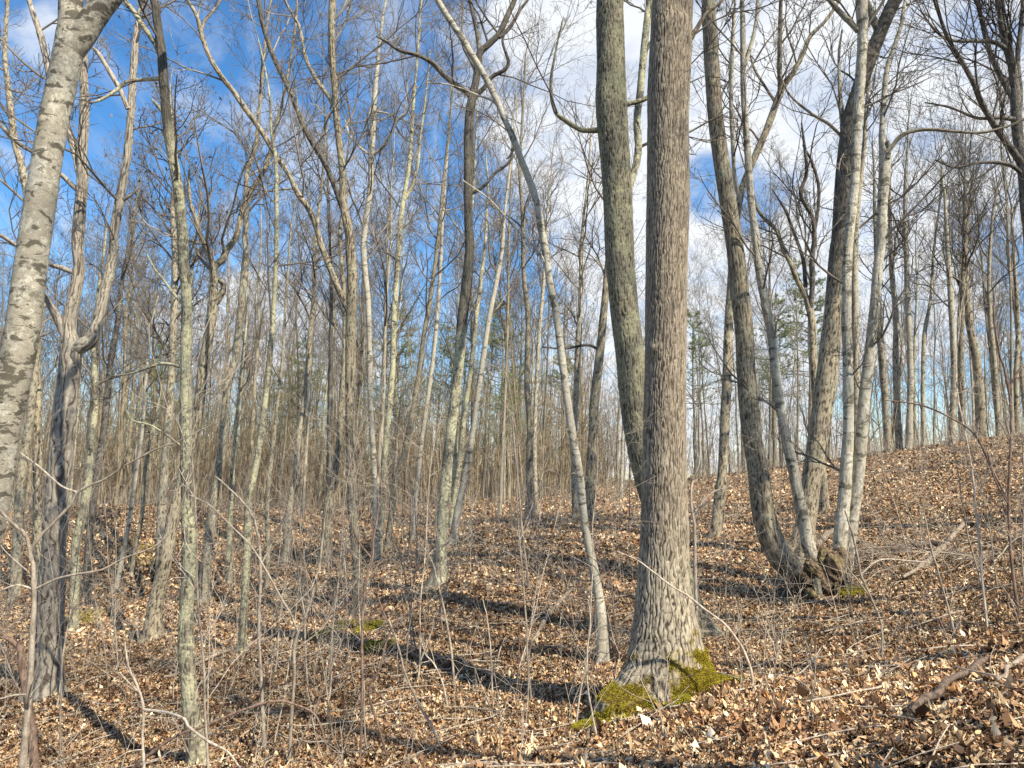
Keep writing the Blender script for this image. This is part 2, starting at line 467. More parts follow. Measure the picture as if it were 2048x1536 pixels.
M['plain'] = bark_mat('bark_plain_grey', (.39, .34, .24), (.10, .085, .065), lich=(.40, .40, .31), lfac=(.52, .64), vary=.3)
M['dark'] = bark_mat('bark_dark_grey', (.17, .15, .125), (.04, .035, .03), lich=(.30, .31, .25), lfac=(.56, .66))
M['mound'] = bark_mat('mound_of_roots_and_debris', (.24, .165, .10), (.05, .035, .022), lich=(.20, .19, .06), lfac=(.54, .62), sc=60, zs=.5, relief=1.0, use_groove=True)
M['sapling'] = bark_mat('sapling_stem_bark', (.46, .39, .30), (.26, .21, .16), use_groove=False, vary=.3, relief=.15)
M['redstem'] = bark_mat('reddish_stem_bark', (.25, .17, .125), (.11, .075, .055), use_groove=False, vary=.2, relief=.15)
M['log'] = bark_mat('weathered_wood', (.40, .32, .24), (.16, .12, .085), zs=1, use_groove=False, vary=.2, relief=.3)
M['darklog'] = bark_mat('damp_dark_wood', (.16, .115, .085), (.06, .045, .035), zs=1, use_groove=False, vary=.2, relief=.3)
def twig_mat(name, c1, c2):
    m, nt, b = newmat(name); n = N(nt)
    f = n.noise(n.coord(), 1.3, 3)
    oi = n.new('ShaderNodeObjectInfo')
    c = n.mix(n.rng(f, .38, .62), c1, c2)
    hs = n.new('ShaderNodeHueSaturation'); n.link(c, hs.inputs['Color'])
    n.link(n.math('ADD', n.math('MULTIPLY', oi.outputs['Random'], .5), .75), hs.inputs['Value'])
    n.link(hs.outputs[0], b.inputs['Base Color'])
    return m
M['twig'] = twig_mat('twig_bark', (.13, .112, .088), (.27, .232, .18))
M['twig_dark'] = twig_mat('twig_bark_dark', (.075, .065, .054), (.15, .13, .105))
M['thicket'] = twig_mat('thicket_stems', (.19, .145, .09), (.40, .32, .20))

def tint_mat(name, rough=.8, transl=0.0):
    m, nt, b = newmat(name); n = N(nt)
    at = n.new('ShaderNodeAttribute', attribute_name='tint')
    n.link(at.outputs['Color'], b.inputs['Base Color'])
    b.inputs['Roughness'].default_value = rough
    return m
M['leaf'] = tint_mat('fallen_leaf', .62)
M['needle'] = tint_mat('pine_needles', .7)
M['moss'] = tint_mat('moss_blades', .8)

def ground_mat():
    m, nt, b = newmat('leaf_mould'); n = N(nt)
    c = n.coord()
    v = n.new('ShaderNodeTexVoronoi'); n.link(c, v.inputs['Vector']); v.inputs['Scale'].default_value = 13
    v.feature = 'F1'
    sepc = n.new('ShaderNodeSeparateColor'); n.link(v.outputs['Color'], sepc.inputs[0])
    big = n.noise(c, .35, 4)
    cc = n.mix(n.rng(sepc.outputs[0], .2, .85), (.05, .030, .017), (.24, .15, .085))
    cc = n.mix(n.rng(sepc.outputs[1], .82, .95), cc, (.55, .41, .27))
    cc = n.mix(n.rng(v.outputs['Distance'], .035, .06, 0, .0), cc, (.05, .03, .02))
    cc = n.mix(n.rng(big, .45, .62, 0, .35), cc, (.10, .06, .035))
    n.link(cc, b.inputs['Base Color'])
    bp = n.new('ShaderNodeBump'); bp.inputs['Strength'].default_value = 1.0; bp.inputs['Distance'].default_value = .05
    n.link(n.math('ADD', sepc.outputs[2], n.math('MULTIPLY', v.outputs['Distance'], 3)), bp.inputs['Height'])
    n.link(bp.outputs[0], b.inputs['Normal'])
    return m
M['ground'] = ground_mat()

# ------------------------------------------------------------------ ground sheet
def build_ground():
    n = 560
    u = np.linspace(-1, 1, n)
    gx = np.sign(u) * (np.abs(u) * 16 + 480 * np.abs(u) ** 5)
    gy = 10 + gx
    X, Y = np.meshgrid(gx, gy)
    Z = zg(X, Y)
    V = np.stack([X, Y, Z], -1).reshape(-1, 3)
    i = (np.arange(n - 1)[:, None] * n + np.arange(n - 1)[None]).ravel()
    Q = np.stack([i, i + 1, i + n + 1, i + n], -1)
    o = mk('ground', V, Q=Q, mat=M['ground'])
    o['kind'] = 'structure'
    return o
build_ground()

def gnormal(x, y, e=.06):
    dx = (zg(x + e, y) - zg(x - e, y)) / (2 * e); dy = (zg(x, y + e) - zg(x, y - e)) / (2 * e)
    return unit(np.stack([-dx, -dy, np.ones_like(dx)], -1))

# ------------------------------------------------------------------ leaf litter
PAL = np.array([(.56, .42, .28), (.66, .53, .37), (.46, .31, .185), (.36, .215, .125), (.25, .14, .078), (.15, .082, .048), (.50, .35, .22), (.74, .62, .46), (.42, .23, .11), (.08, .045, .028)])
PW = np.array([.14, .09, .12, .14, .14, .13, .10, .035, .06, .08]); PW = PW / PW.sum()
def scatter(n, ymin, ymax, seed, margin=.04):
    g = np.random.default_rng(seed)
    # uniform in area over the wedge seen by the camera, a little wider
    y = np.sqrt(g.uniform(ymin ** 2, ymax ** 2, n)); x = g.uniform(-1, 1, n) * (y * .70 + .8)
    return x, y, g
def leaf_batch(tmpl, faces, n, ymin, ymax, seed, size, lift, tilt):
    x, y, g = scatter(n, ymin, ymax, seed)
    z = zg(x, y); nn = gnormal(x, y)
    nn = unit(nn + g.normal(0, tilt, (n, 3)))
    q = g.normal(0, 1, (n, 3)); ax = unit(q - (q * nn).sum(-1, keepdims=True) * nn); ay = np.cross(nn, ax)
    sz = g.uniform(size[0], size[1], n) * (1 + .25 * g.standard_normal(n)).clip(.5, 1.6)
    wd = g.uniform(.65, 1.15, n)
    t = tmpl
    c1 = g.normal(0, .9, n); c2 = g.normal(0, 1.9, n); tw = g.normal(0, .8, n)
    lx = t[:, 0][None] * sz[:, None]; ly = t[:, 1][None] * (sz * wd)[:, None]
    lz = (c1[:, None] * t[:, 0][None] ** 2 + c2[:, None] * t[:, 1][None] ** 2 + tw[:, None] * t[:, 0][None] * t[:, 1][None]) * sz[:, None] * 1.3
    base = np.stack([x, y, z + g.uniform(lift[0], lift[1], n)], -1)
    V = base[:, None] + lx[..., None] * ax[:, None] + ly[..., None] * ay[:, None] + lz[..., None] * nn[:, None]
    c = PAL[g.choice(len(PAL), n, p=PW)] * np.clip(g.lognormal(0, .33, (n, 1)), .4, 1.45) * np.array([1.02, .99, .88])
    patch = fbm(x * .5 + 40, y * .5, 77, 3)
    c = c * (0.50 + 1.1 * patch)[:, None]  # bright sunlit patches painted into the leaf colours
    C = np.repeat(c[:, None], len(t), 1)
    T = (np.arange(n)[:, None, None] * len(t) + faces[None]).reshape(-1, 3)
    return V.reshape(-1, 3), T, C.reshape(-1, 3)
# lobed leaf outline: midrib points and lobes
_lx = np.array([-.5, -.32, -.26, -.10, -.03, .12, .20, .36, .5]); _lw = np.array([.02, .14, .05, .31, .09, .34, .10, .2, .0])
up = np.stack([_lx, _lw], -1); dn = np.stack([_lx[::-1][1:-1], -_lw[::-1][1:-1]], -1)
T1 = np.vstack([up, dn]); T1 = np.vstack([T1, [[-.15, 0], [.25, 0]]])
no = len(T1) - 2; ca, cb = no, no + 1
F1 = []
for k in range(no):
    k1 = (k + 1) % no; mx = (T1[k, 0] + T1[k1, 0]) / 2
    F1.append((k, k1, ca if mx < .05 else cb))
F1 += [(4, cb, ca), (ca, cb, 12)]
F1 = np.array(F1)
T2 = np.array([[-.5, 0], [-.1, .26], [.5, 0], [-.05, -.26], [.3, .2], [.25, -.2]]); F2 = np.array([(0, 1, 3), (1, 4, 5), (1, 5, 3), (4, 2, 5)])
T3 = np.array([[-.5, 0], [.05, .28], [.5, 0], [-.05, -.28]]); F3 = np.array([(0, 1, 3), (1, 2, 3)])
def build_litter():
    Vs = []; Ts = []; Cs = []; off = 0
    for args in [(T1, F1, 70000, 2.5, 9.0, 1, (.045, .095), (.0, .035), .34),
                 (T1, F1, 3200, 2.5, 7.0, 11, (.10, .17), (.02, .05), .28),
                 (T2, F2, 60000, 2.5, 9.0, 12, (.02, .045), (.01, .05), .5),
                 (T1, F1, 62000, 8.8, 13, 2, (.045, .095), (.0, .045), .42),
                 (T2, F2, 150000, 12.8, 20, 5, (.05, .10), (.0, .06), .5),
                 (T3, F3, 130000, 19.5, 29, 3, (.065, .13), (.0, .07), .5),
                 (T3, F3, 90000, 28, 42, 4, (.10, .19), (.0, .09), .5)]:
        V, T, C = leaf_batch(*args)
        Vs.append(V); Ts.append(T + off); Cs.append(C); off += len(V)
    o = mk('fallen_leaves', np.concatenate(Vs), T=np.concatenate(Ts), mat=M['leaf'], col=np.concatenate(Cs), smooth=True)
    o['kind'] = 'stuff'
    o['label'] = 'dry brown and tan oak leaves covering the forest floor'
build_litter()

# ------------------------------------------------------------------ trees
def empty(name, loc, label, cat, group=None):
    o = bpy.data.objects.new(name, None); COL.objects.link(o)
    o.location = loc; o.empty_display_size = .2
    o['label'] = label; o['category'] = cat
    if group: o['group'] = group
    return o

def to3(pts, D, g, lean=0.0, k=0.0):
    """pixel points (px,py,w) -> 3D centre line and radii; lean: depth change per metre of height"""
    out = []; ra = []
    z0 = None; acc = 0; prev = None
    for (px, py, w) in pts:
        d = D
        if prev is not None:
            acc += math.hypot(px - prev[0], py - prev[1]) / F * D
        prev = (px, py)
        d = D + k * acc + lean * acc
        p = P(px, py, d)
        out.append(p); ra.append(w / 2 / F * np.linalg.norm(p - np.array([0, 0, EYE])) * .97)
    return np.array(out), np.array(ra)

ALLT = []
def tree(name, label, cat, bark, trunk, limbs=(), D=None, lean=None, per_m=1.5, cs=.35, n2=7, n3=5, n4=2, l1=(1.0, 3.6), twig='twig', ext=None,
         group=None, flare=None, knots=(), S=None, leaves=0, hflare=.5, seed=None, a1=(.5, 1.15), up=.07, upper=None, smin=10, tmin=.0028):
    seed = seed if seed is not None else (sum(map(ord, label)) * 7 + int(trunk[0][0])) % 100000
    g = np.random.default_rng(seed)
    if D is None:
        D = hit(trunk[0][0], trunk[0][1])
        if D is None: D = 30
    lean = g.uniform(-.05, .05) if lean is None else lean
    pl, ra = to3(trunk, D, g, lean)
    # carry the foot into the ground
    zb = float(zg(pl[0, 0], pl[0, 1]))
    if pl[0, 2] > zb - .15:
        d = pl[0] - pl[1]; d = d / np.linalg.norm(d)
        if d[2] > -.35: d = np.array([d[0] * .5, d[1] * .5, -1.]); d /= np.linalg.norm(d)
        t = (pl[0, 2] - zb + .22) / -d[2]
        pl = np.vstack([pl[0] + d * t, pl]); ra = np.concatenate([[ra[0] * 1.03], ra])
    def extend(pl, ra, L):
        d = unit(pl[-1] - pl[-2]); n = 4; r0 = ra[-1]; P_ = [pl]; R_ = [ra]
        p = pl[-1]
        for k in range(n):
            d = unit(d + g.normal(0, .08, 3) + np.array([0, 0, .08])); p = p + d * L / n
            P_.append(p[None]); R_.append([max(.006, r0 * (1 - (k + 1) / n * .85))])
        return np.vstack(P_), np.concatenate(R_)
    if ext is None: ext = 5.0 if trunk[-1][1] < 15 else 2.2
    if ext: pl, ra = extend(pl, ra, min(ext, ra[-1] * 75 + 1.0))
    base = np.array([pl[0, 0], pl[0, 1], float(zg(pl[0, 0], pl[0, 1]))])
    root = empty(name, base, label, cat, group)
    wpx = max(w for _, _, w in trunk[1:])
    if S is None: S = int(np.clip(wpx * 1.4, smin, 72))
    ds = max(.012, 2 * pi * float(np.median(ra)) / S * 1.5)
    sp, sr = catmull(pl, ra, ds)
    # root flare
    h = sp[:, 2] - base[2]
    if hflare: sr = sr * (1 + .38 * np.exp(-np.clip(h, 0, None) / (hflare * max(.1, sr[0] * 1.6))))
    if flare is None and hflare:
        f1_, f2_, nb = g.uniform(0, 6.28), g.uniform(0, 6.28), int(g.integers(4, 7)); rb = float(sr[0])
        s0_ = float(np.linalg.norm(sp[np.argmax(h > -.02)] - sp[0]))
        flare = lambda t, s_: 1 + np.exp(-np.clip(s_ - s0_, 0, None) / (.8 * rb + .03)) * (.20 * np.cos(nb * t + f1_) + .14 * np.cos(2 * t + f2_))
    V, Q, T, gr = trunk_mesh(sp, sr, S, BARKMAP.get(bark, bark), seed, flare, knots)
    at_ = {'groove': gr}
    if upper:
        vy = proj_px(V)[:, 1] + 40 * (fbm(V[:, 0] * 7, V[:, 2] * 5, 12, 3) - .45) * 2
        a_ = np.clip((upper[0] - vy) / upper[1], 0, 1); at_['upper'] = a_ * a_ * (3 - 2 * a_) * .9  # strength of the shade painted into the upper trunk
    mk('trunk', V, Q=Q, T=T, mat=M[bark], parent=root, attrs=at_, origin=base)
    polys = []; radii = []; lens = []
    p_, r_, l_ = resample(sp, sr, 40); polys.append(p_); radii.append(r_); lens.append(l_)
    for li in limbs:
        opt = {}
        if isinstance(li, dict): opt = li; li = li['p']
        px, py = li[0][0], li[0][1]
        # depth of the trunk where the limb leaves it
        pr = [(q[0] / q[1] * 1.0) for q in sp]
        proj = proj_px(sp)
        j = int(np.argmin((proj[:, 0] - px) ** 2 + (proj[:, 1] - py) ** 2))
        Dl = sp[j, 1]
        kk = opt.get('k', g.uniform(-.55, .55))
        lp, lr = to3(li, Dl, g, 0, kk)
        if opt.get('join', True): lp[0] = sp[j] * .6 + lp[0] * .4
        if li[-1][1] < 15 or li[-1][0] < 5 or li[-1][0] > 2043: lp, lr = extend(lp, lr, min(3.5, lr[-1] * 90 + .5))
        else: lr[-1] *= .8
        Sl = int(np.clip(max(w for _, _, w in li) * 1.3, 7, 40))
        s2, r2 = catmull(lp, lr, max(.012, 2 * pi * float(np.median(lr)) / Sl * 1.6))
        V, Q, T, gr = trunk_mesh(s2, r2, Sl, BARKMAP.get(bark, bark), seed + 31 + len(polys))
        mk('limb', V, Q=Q, T=T, mat=M[opt.get('bark', bark)], parent=root, attrs={'groove': gr}, origin=base)
        p_, r_, l_ = resample(s2, r2, 24)
        if not opt.get('bare'): polys.append(p_); radii.append(r_); lens.append(l_)
    if per_m:
        V, Q, tips = crown_mesh(polys, radii, lens, g, per_m * 1.35, cs, l1, n2, n3, n4, a1=a1, up=up, tmin=tmin)
        mk('crown', V, Q=Q, mat=M[twig], parent=root, origin=base)
        if leaves:
            tip = tips[g.choice(len(tips), min(leaves, len(tips)), replace=False)]
            n = len(tip); nn = unit(g.normal(0, 1, (n, 3))); q = g.normal(0, 1, (n, 3)); ax = unit(q - (q * nn).sum(-1, keepdims=True) * nn); ay = np.cross(nn, ax)
            ax = unit(ax + np.array([0, 0, -.9])); sz = g.uniform(.07, .13, n)
            Vv = tip[:, None] + (T2[:, 0][None] * sz[:, None] + .4 * sz[:, None])[..., None] * ax[:, None] + (T2[:, 1][None] * sz[:, None])[..., None] * ay[:, None] + (T2[:, 1][None] ** 2 * sz[:, None] * 2)[..., None] * nn[:, None]
            Tt = (np.arange(n)[:, None, None] * 6 + F2[None]).reshape(-1, 3)
            cc = np.repeat((np.array([.17, .10, .07]) * g.uniform(.6, 1.5, (n, 1)))[:, None], 6, 1).reshape(-1, 3)
            mk('dead_leaves', Vv.reshape(-1, 3), T=Tt, mat=M['leaf'], parent=root, col=cc, origin=base, smooth=False)
    ALLT.append((root, base, sp, sr))
    return root, base, sp, sr
BARKMAP = {'birch': 'smooth', 'sapling': 'plain', 'redstem': 'plain'}
def proj_px(p):
    v = np.asarray(p) - np.array([0, 0, EYE])
    fw = v[..., 1] * cos(PITCH) + v[..., 2] * sin(PITCH); upc = -v[..., 1] * sin(PITCH) + v[..., 2] * cos(PITCH)
    return np.stack([1024 + F * v[..., 0] / fw, 768 - F * upc / fw], -1)

exec_marker = 0
# --- the great oak
def oak_flare(th, s):
    # root buttresses: left-front, right, back
    e = np.exp(-np.clip(s - .2, 0, None) / .22)
    return 1 + e * (.30 * np.exp(-((np.angle(np.exp(1j * (th - 3.6))) / .45) ** 2)) + .22 * np.exp(-((np.angle(np.exp(1j * (th - 5.9))) / .5) ** 2)) + .10 * np.cos(5 * th + 1))
oak = tree('oak_tree', 'massive tan furrowed oak trunk with bright moss at its foot', 'tree', 'oak',
     [(1332, 1392, 205), (1334, 1350, 172), (1333, 1310, 148), (1331, 1270, 134), (1329, 1215, 117), (1326, 1152, 102), (1327, 1079, 97), (1326, 978, 90), (1329, 842, 86), (1331, 705, 82),
      (1332, 568, 80), (1335, 410, 80), (1338, 273, 78), (1340, 171, 79), (1343, 68, 75), (1346, 0, 72)],
     limbs=[{'p': [(1368, 130, 12), (1392, 60, 9), (1410, 30, 7), (1440, 5, 5)], 'k': -.2}],
     lean=.0, per_m=.5, cs=.8, ext=7, S=250, hflare=0, flare=oak_flare, knots=((3.45, 3.9, .06, .035),), l1=(1.5, 4))
# --- moss-grown trunk just behind it
tree('oak_tree', 'dark mossy leaning trunk partly hidden behind the massive tan oak', 'tree', 'mossy',
     [(1388, 1268, 62), (1368, 1180, 56), (1345, 1110, 54), (1305, 985, 56), (1284, 910, 56), (1272, 842, 57), (1264, 773, 57), (1259, 705, 58), (1252, 637, 58), (1245, 568, 58), (1239, 513, 58), (1235, 410, 57),
      (1231, 342, 57), (1226, 273, 57), (1222, 205, 57), (1221, 137, 54), (1219, 51, 53), (1220, 0, 51)],
     limbs=[{'p': [(1200, 260, 12), (1169, 261, 10), (1148, 253, 9), (1128, 239, 9), (1112, 226, 8), (1104, 198, 7), (1102, 160, 6), (1112, 100, 4), (1125, 40, 3)], 'k': -.15},
            {'p': [(1262, 420, 14), (1263, 359, 14), (1276, 308, 15), (1274, 239, 14), (1280, 188, 14), (1288, 103, 14), (1295, 34, 13), (1298, 0, 12)], 'k': .25, 'bark': 'lichen'},
            {'p': [(1278, 210, 10), (1296, 195, 9), (1312, 170, 8), (1322, 130, 6)], 'k': .1}],
     D=10.2, per_m=.8, cs=.72, S=110)
# --- left leaning pale trunk
tree('beech_tree', 'leaning pale smooth trunk blotched with black lichen and forking at its top', 'tree', 'smooth',
     [(-118, 1430, 72), (-78, 1250, 67), (-40, 1090, 63), (-19, 1000, 61), (6, 850, 58), (36, 700, 55), (54, 590, 53), (66, 500, 51), (86, 370, 49), (106, 250, 48), (126, 150, 47), (140, 80, 46), (142, 40, 39), (141, 0, 36)],
     limbs=[{'p': [(135, 100, 46), (165, 68, 44), (192, 30, 40), (216, -5, 38)], 'k': .1}], D=6.6, lean=-.02, per_m=.25, cs=.9, S=110, l1=(1, 2), n2=4, n3=3,
     knots=((6.4, 4.5, .05, .02), (4.9, 5.6, .05, .03)))
# --- shaggy hickory
tree('hickory_tree', 'shaggy grey forked trunk rising behind the leaning pale blotched trunk', 'tree', 'shag',
     [(92, 1392, 56), (97, 1300, 47), (103, 1200, 42), (107, 1113, 40), (114, 1011, 38), (121, 920, 38), (127, 850, 39), (134, 780, 37), (139, 735, 36), (141, 691, 34), (138, 660, 24), (140, 630, 22), (150, 585, 21), (158, 534, 20), (155, 478, 20), (166, 362, 18), (164, 307, 16),
      (169, 219, 15), (167, 120, 13), (174, 34, 12), (179, 0, 11)],
     limbs=[{'p': [(146, 700, 28), (165, 690, 26), (185, 676, 24), (197, 637, 19), (208, 592, 19), (219, 541, 18), (228, 500, 17), (228, 470, 16), (239, 403, 15), (253, 318, 14), (261, 239, 13), (267, 137, 12), (273, 68, 10), (284, 0, 9)], 'k': .05},
            {'p': [(139, 690, 20), (125, 655, 17), (112, 630, 14), (97, 605, 11), (84, 585, 8)], 'k': -.1},
            {'p': [(159, 362, 13), (150, 307, 12), (135, 253, 12), (112, 190, 11), (99, 147, 11), (82, 75, 10), (58, 0, 8)], 'k': .12},
            {'p': [(153, 385, 9), (120, 347, 8), (95, 330, 8), (68, 305, 8), (40, 288, 7), (0, 250, 6)], 'k': .2},
            {'p': [(256, 218, 8), (240, 180, 8), (220, 145, 8), (200, 112, 7), (178, 88, 6)], 'k': -.2, 'join': False},
            {'p': [(246, 400, 7), (262, 390, 6), (279, 374, 5)], 'k': 0, 'join': False, 'bare': 1},
            {'p': [(140, 545, 10), (120, 535, 9), (98, 528, 8), (60, 505, 8), (0, 470, 7)], 'k': .2}],
     per_m=.8, cs=.55, S=64, l1=(.7, 2.2))
tree('forest_tree', 'slim dark trunk seen at the frame edge beyond the leaning pale blotched trunk', 'tree', 'furrow',
     [(75, 1085, 15), (74, 800, 14), (66, 560, 13), (57, 410, 12), (41, 325, 12), (29, 280, 11), (22, 219, 10), (10, 120, 8), (12, 50, 6), (16, 0, 5)], D=20, per_m=1.2, cs=.5)
# --- slender lichen trunk
tree('young_oak', 'slender lichen-speckled trunk left of centre reaching bottom of the view', 'tree', 'lichen',
     [(397, 1560, 34), (393, 1500, 31), (385, 1438, 29), (373, 1319, 27), (373, 1216, 26), (378, 1113, 25), (374, 978, 23), (372, 842, 22), (372, 705, 21), (373, 602, 20), (366, 500, 20), (366, 478, 19), (358, 393, 18), (347, 325, 18), (338, 273, 17),
      (331, 205, 16), (326, 137, 16), (323, 99, 15), (313, 34, 13), (308, 0, 13)],
     limbs=[{'p': [(323, 115, 10), (311, 88, 10), (297, 68, 9), (263, 17, 8), (250, 0, 8)], 'k': .2},
            {'p': [(360, 734, 7), (328, 727, 6), (307, 732, 5), (266, 746, 4), (222, 753, 3)], 'k': .4},
            {'p': [(364, 612, 6), (345, 585, 6), (328, 561, 5), (307, 534, 4), (290, 500, 3)], 'k': .3},
            {'p': [(320, 157, 7), (287, 159, 7), (253, 164, 6), (232, 181, 6), (205, 198, 5), (179, 207, 4)], 'k': -.3},
            {'p': [(327, 232, 7), (315, 210, 6), (304, 200, 5)], 'bare': 1},
            {'p': [(372, 900, 4), (330, 868, 4), (300, 850, 3), (262, 838, 3), (246, 800, 2.5)], 'k': -.4, 'bare': 1}],
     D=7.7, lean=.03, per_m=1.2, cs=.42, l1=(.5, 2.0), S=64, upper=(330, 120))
tree('forest_tree', 'grey trunk with a crooked elbow fork behind the slender lichen-speckled trunk', 'tree', 'furrow',
     [(304, 1288, 36), (310, 1216, 27), (325, 1148, 24), (338, 1079, 24), (352, 1011, 21), (372, 930, 20), (393, 842, 20), (406, 739, 19), (417, 671, 19), (425, 620, 19), (428, 568, 16), (429, 534, 15), (444, 520, 13), (454, 500, 12), (473, 472, 11), (485, 420, 10),
      (506, 376, 9), (533, 331, 8), (548, 270, 6), (570, 180, 5), (590, 60, 4)],
     limbs=[{'p': [(429, 612, 13), (442, 590, 12), (447, 572, 10), (436, 557, 8), (422, 540, 7), (400, 515, 6), (385, 480, 5)], 'k': .1},
            {'p': [(428, 545, 12), (424, 525, 11), (415, 500, 10), (403, 478, 9), (392, 437, 8), (380, 400, 6), (378, 340, 5)], 'k': -.2}], per_m=1.2, cs=.4)
tree('forest_tree', 'buff trunk in a narrow gap at left of the slender lichen-speckled trunk', 'tree', 'plain',
     [(320, 1175, 17), (322, 1080, 17), (326, 978, 16), (337, 842, 15), (345, 705, 14), (349, 602, 13), (350, 500, 12), (345, 420, 9), (352, 330, 7), (345, 250, 5)],
     per_m=2.2, cs=.35, leaves=420, l1=(1.2, 3.4), twig='twig_dark')
tree('forest_tree', 'smooth grey trunk tilted right with a pale scar, right of the lichen-speckled trunk', 'tree', 'plain',
     [(404, 1202, 23), (414, 1113, 20), (426, 1011, 17), (442, 910, 15), (448, 842, 15), (455, 773, 15), (464, 739, 14), (472, 705, 14), (480, 637, 14), (487, 568, 14), (492, 500, 12), (490, 478, 11), (493, 410, 10), (495, 342, 10), (512, 290, 8), (520, 200, 7), (530, 90, 5), (540, 10, 4)],
     per_m=1.1, cs=.5)
tree('forest_tree', 'thin spotted trunk beside the smooth grey scarred one', 'tree', 'lichen',
     [(484, 1305, 17), (488, 1216, 14), (494, 1113, 15), (497, 1011, 14), (508, 950, 13), (519, 893, 12), (528, 825, 11), (535, 756, 11), (540, 705, 10), (545, 654, 10), (550, 568, 9), (553, 478, 9), (553, 410, 8), (552, 325, 7), (543, 267, 5), (540, 200, 4)],
     per_m=1.2, cs=.45)
tree('forest_tree', 'thin buff trunk on the far bank left of the double-forked centre tree', 'tree', 'plain',
     [(573, 1122, 17), (576, 1045, 15), (586, 978, 12), (595, 893, 11), (608, 808, 11), (615, 739, 10), (620, 671, 10), (627, 602, 9), (630, 500, 8), (640, 400, 6), (650, 300, 4)], per_m=1.3, cs=.45)
tree('forest_tree', 'short-looking grey trunk immediately left of the double-forked centre tree', 'tree', 'furrow',
     [(649, 1131, 26), (653, 1060, 20), (656, 1011, 17), (666, 961, 15), (678, 893, 15), (683, 808, 13), (690, 700, 11), (688, 600, 9), (680, 480, 7)], per_m=1.0, cs=.5)
tree('oak_tree', 'straight grey tree with two long dark limbs sweeping up to the left', 'tree', 'furrow',
     [(716, 1232, 27), (715, 1148, 20), (710, 1079, 19), (704, 1011, 18), (702, 978, 19), (701, 842, 20), (701, 739, 21), (702, 637, 22), (704, 568, 21), (701, 500, 20), (698, 465, 18), (688, 410, 16), (685, 342, 14), (679, 290, 12), (673, 239, 12), (669, 171, 12), (664, 103, 12), (665, 0, 13)],
     limbs=[{'p': [(702, 490, 13), (694, 444, 13), (677, 393, 12), (649, 325, 11), (615, 267, 11), (595, 222, 10), (578, 178, 10), (547, 113, 9), (528, 58, 8), (517, 0, 8)], 'k': -.05, 'bark': 'dark'},
            {'p': [(698, 626, 13), (684, 596, 12), (666, 551, 12), (646, 500, 11), (622, 427, 11), (595, 386, 11), (578, 349, 10), (554, 314, 10), (526, 267, 10), (492, 219, 10), (468, 185, 9), (441, 150, 9), (417, 109, 8), (403, 68, 8), (393, 31, 7), (374, 0, 6)], 'k': -.15},
            {'p': [(403, 70, 6), (408, 45, 6), (424, 24, 5), (440, 2, 4)], 'join': False, 'k': .2},
            {'p': [(668, 215, 8), (655, 190, 8), (636, 164, 8), (615, 126, 7), (605, 85, 6), (598, 51, 6), (578, 17, 5), (570, 0, 4)], 'k': .2}],
     per_m=1.2, cs=.45, l1=(.8, 2.8), n4=2)
tree('birch_tree', 'whitish thin trunk just right of the tree with two long dark limbs', 'tree', 'birch',
     [(752, 1120, 13), (752, 1040, 12), (750, 978, 11), (747, 910, 11), (741, 808, 11), (739, 705, 11), (736, 602, 11), (727, 500, 11), (732, 440, 11), (741, 376, 11), (743, 308, 11), (747, 239, 11), (750, 188, 10), (753, 154, 8), (760, 80, 6), (770, 10, 4)],
     limbs=[{'p': [(746, 312, 6), (765, 295, 6), (779, 273, 6), (796, 239, 5), (817, 219, 4), (830, 160, 3)], 'bark': 'birch'}, {'p': [(742, 312, 5), (720, 295, 5), (700, 272, 4), (690, 240, 3)], 'bark': 'birch'}], per_m=1.2, cs=.4)
tree('forest_tree', 'pale trunk leaning right, lowest of the slanting group left of the dark-topped tree', 'tree', 'lichen',
     [(757, 1115, 16), (762, 1040, 14), (766, 978, 13), (769, 910, 12), (776, 842, 12), (785, 739, 12), (788, 637, 12), (797, 500, 11), (803, 427, 10), (812, 370, 9), (817, 342, 8), (823, 273, 7), (827, 205, 6), (835, 110, 5), (842, 10, 4)],
     limbs=[{'p': [(807, 405, 7), (825, 370, 6), (836, 325, 6), (841, 273, 5), (852, 190, 4), (860, 100, 3)]}], per_m=1.4, cs=.4)
tree('forest_tree', 'second pale slanting trunk, crossing behind the lowest slanting one at its foot', 'tree', 'plain',
     [(775, 1095, 15), (785, 1010, 13), (789, 978, 13), (800, 930, 12), (808, 910, 12), (822, 842, 12), (828, 808, 11), (839, 739, 11), (848, 671, 10), (860, 602, 10), (874, 500, 8), (882, 420, 7), (890, 330, 5), (900, 240, 4)], per_m=1.3, cs=.4)
tree('forest_tree', 'pencil-thin pale trunk standing alone before the dark-topped lichen tree', 'tree', 'birch',
     [(827, 1078, 11), (830, 1025, 9), (835, 961, 9), (844, 876, 9), (854, 808, 9), (861, 756, 9), (871, 671, 8), (881, 534, 7), (885, 444, 6), (892, 342, 5), (898, 250, 4)], per_m=1.2, cs=.45)
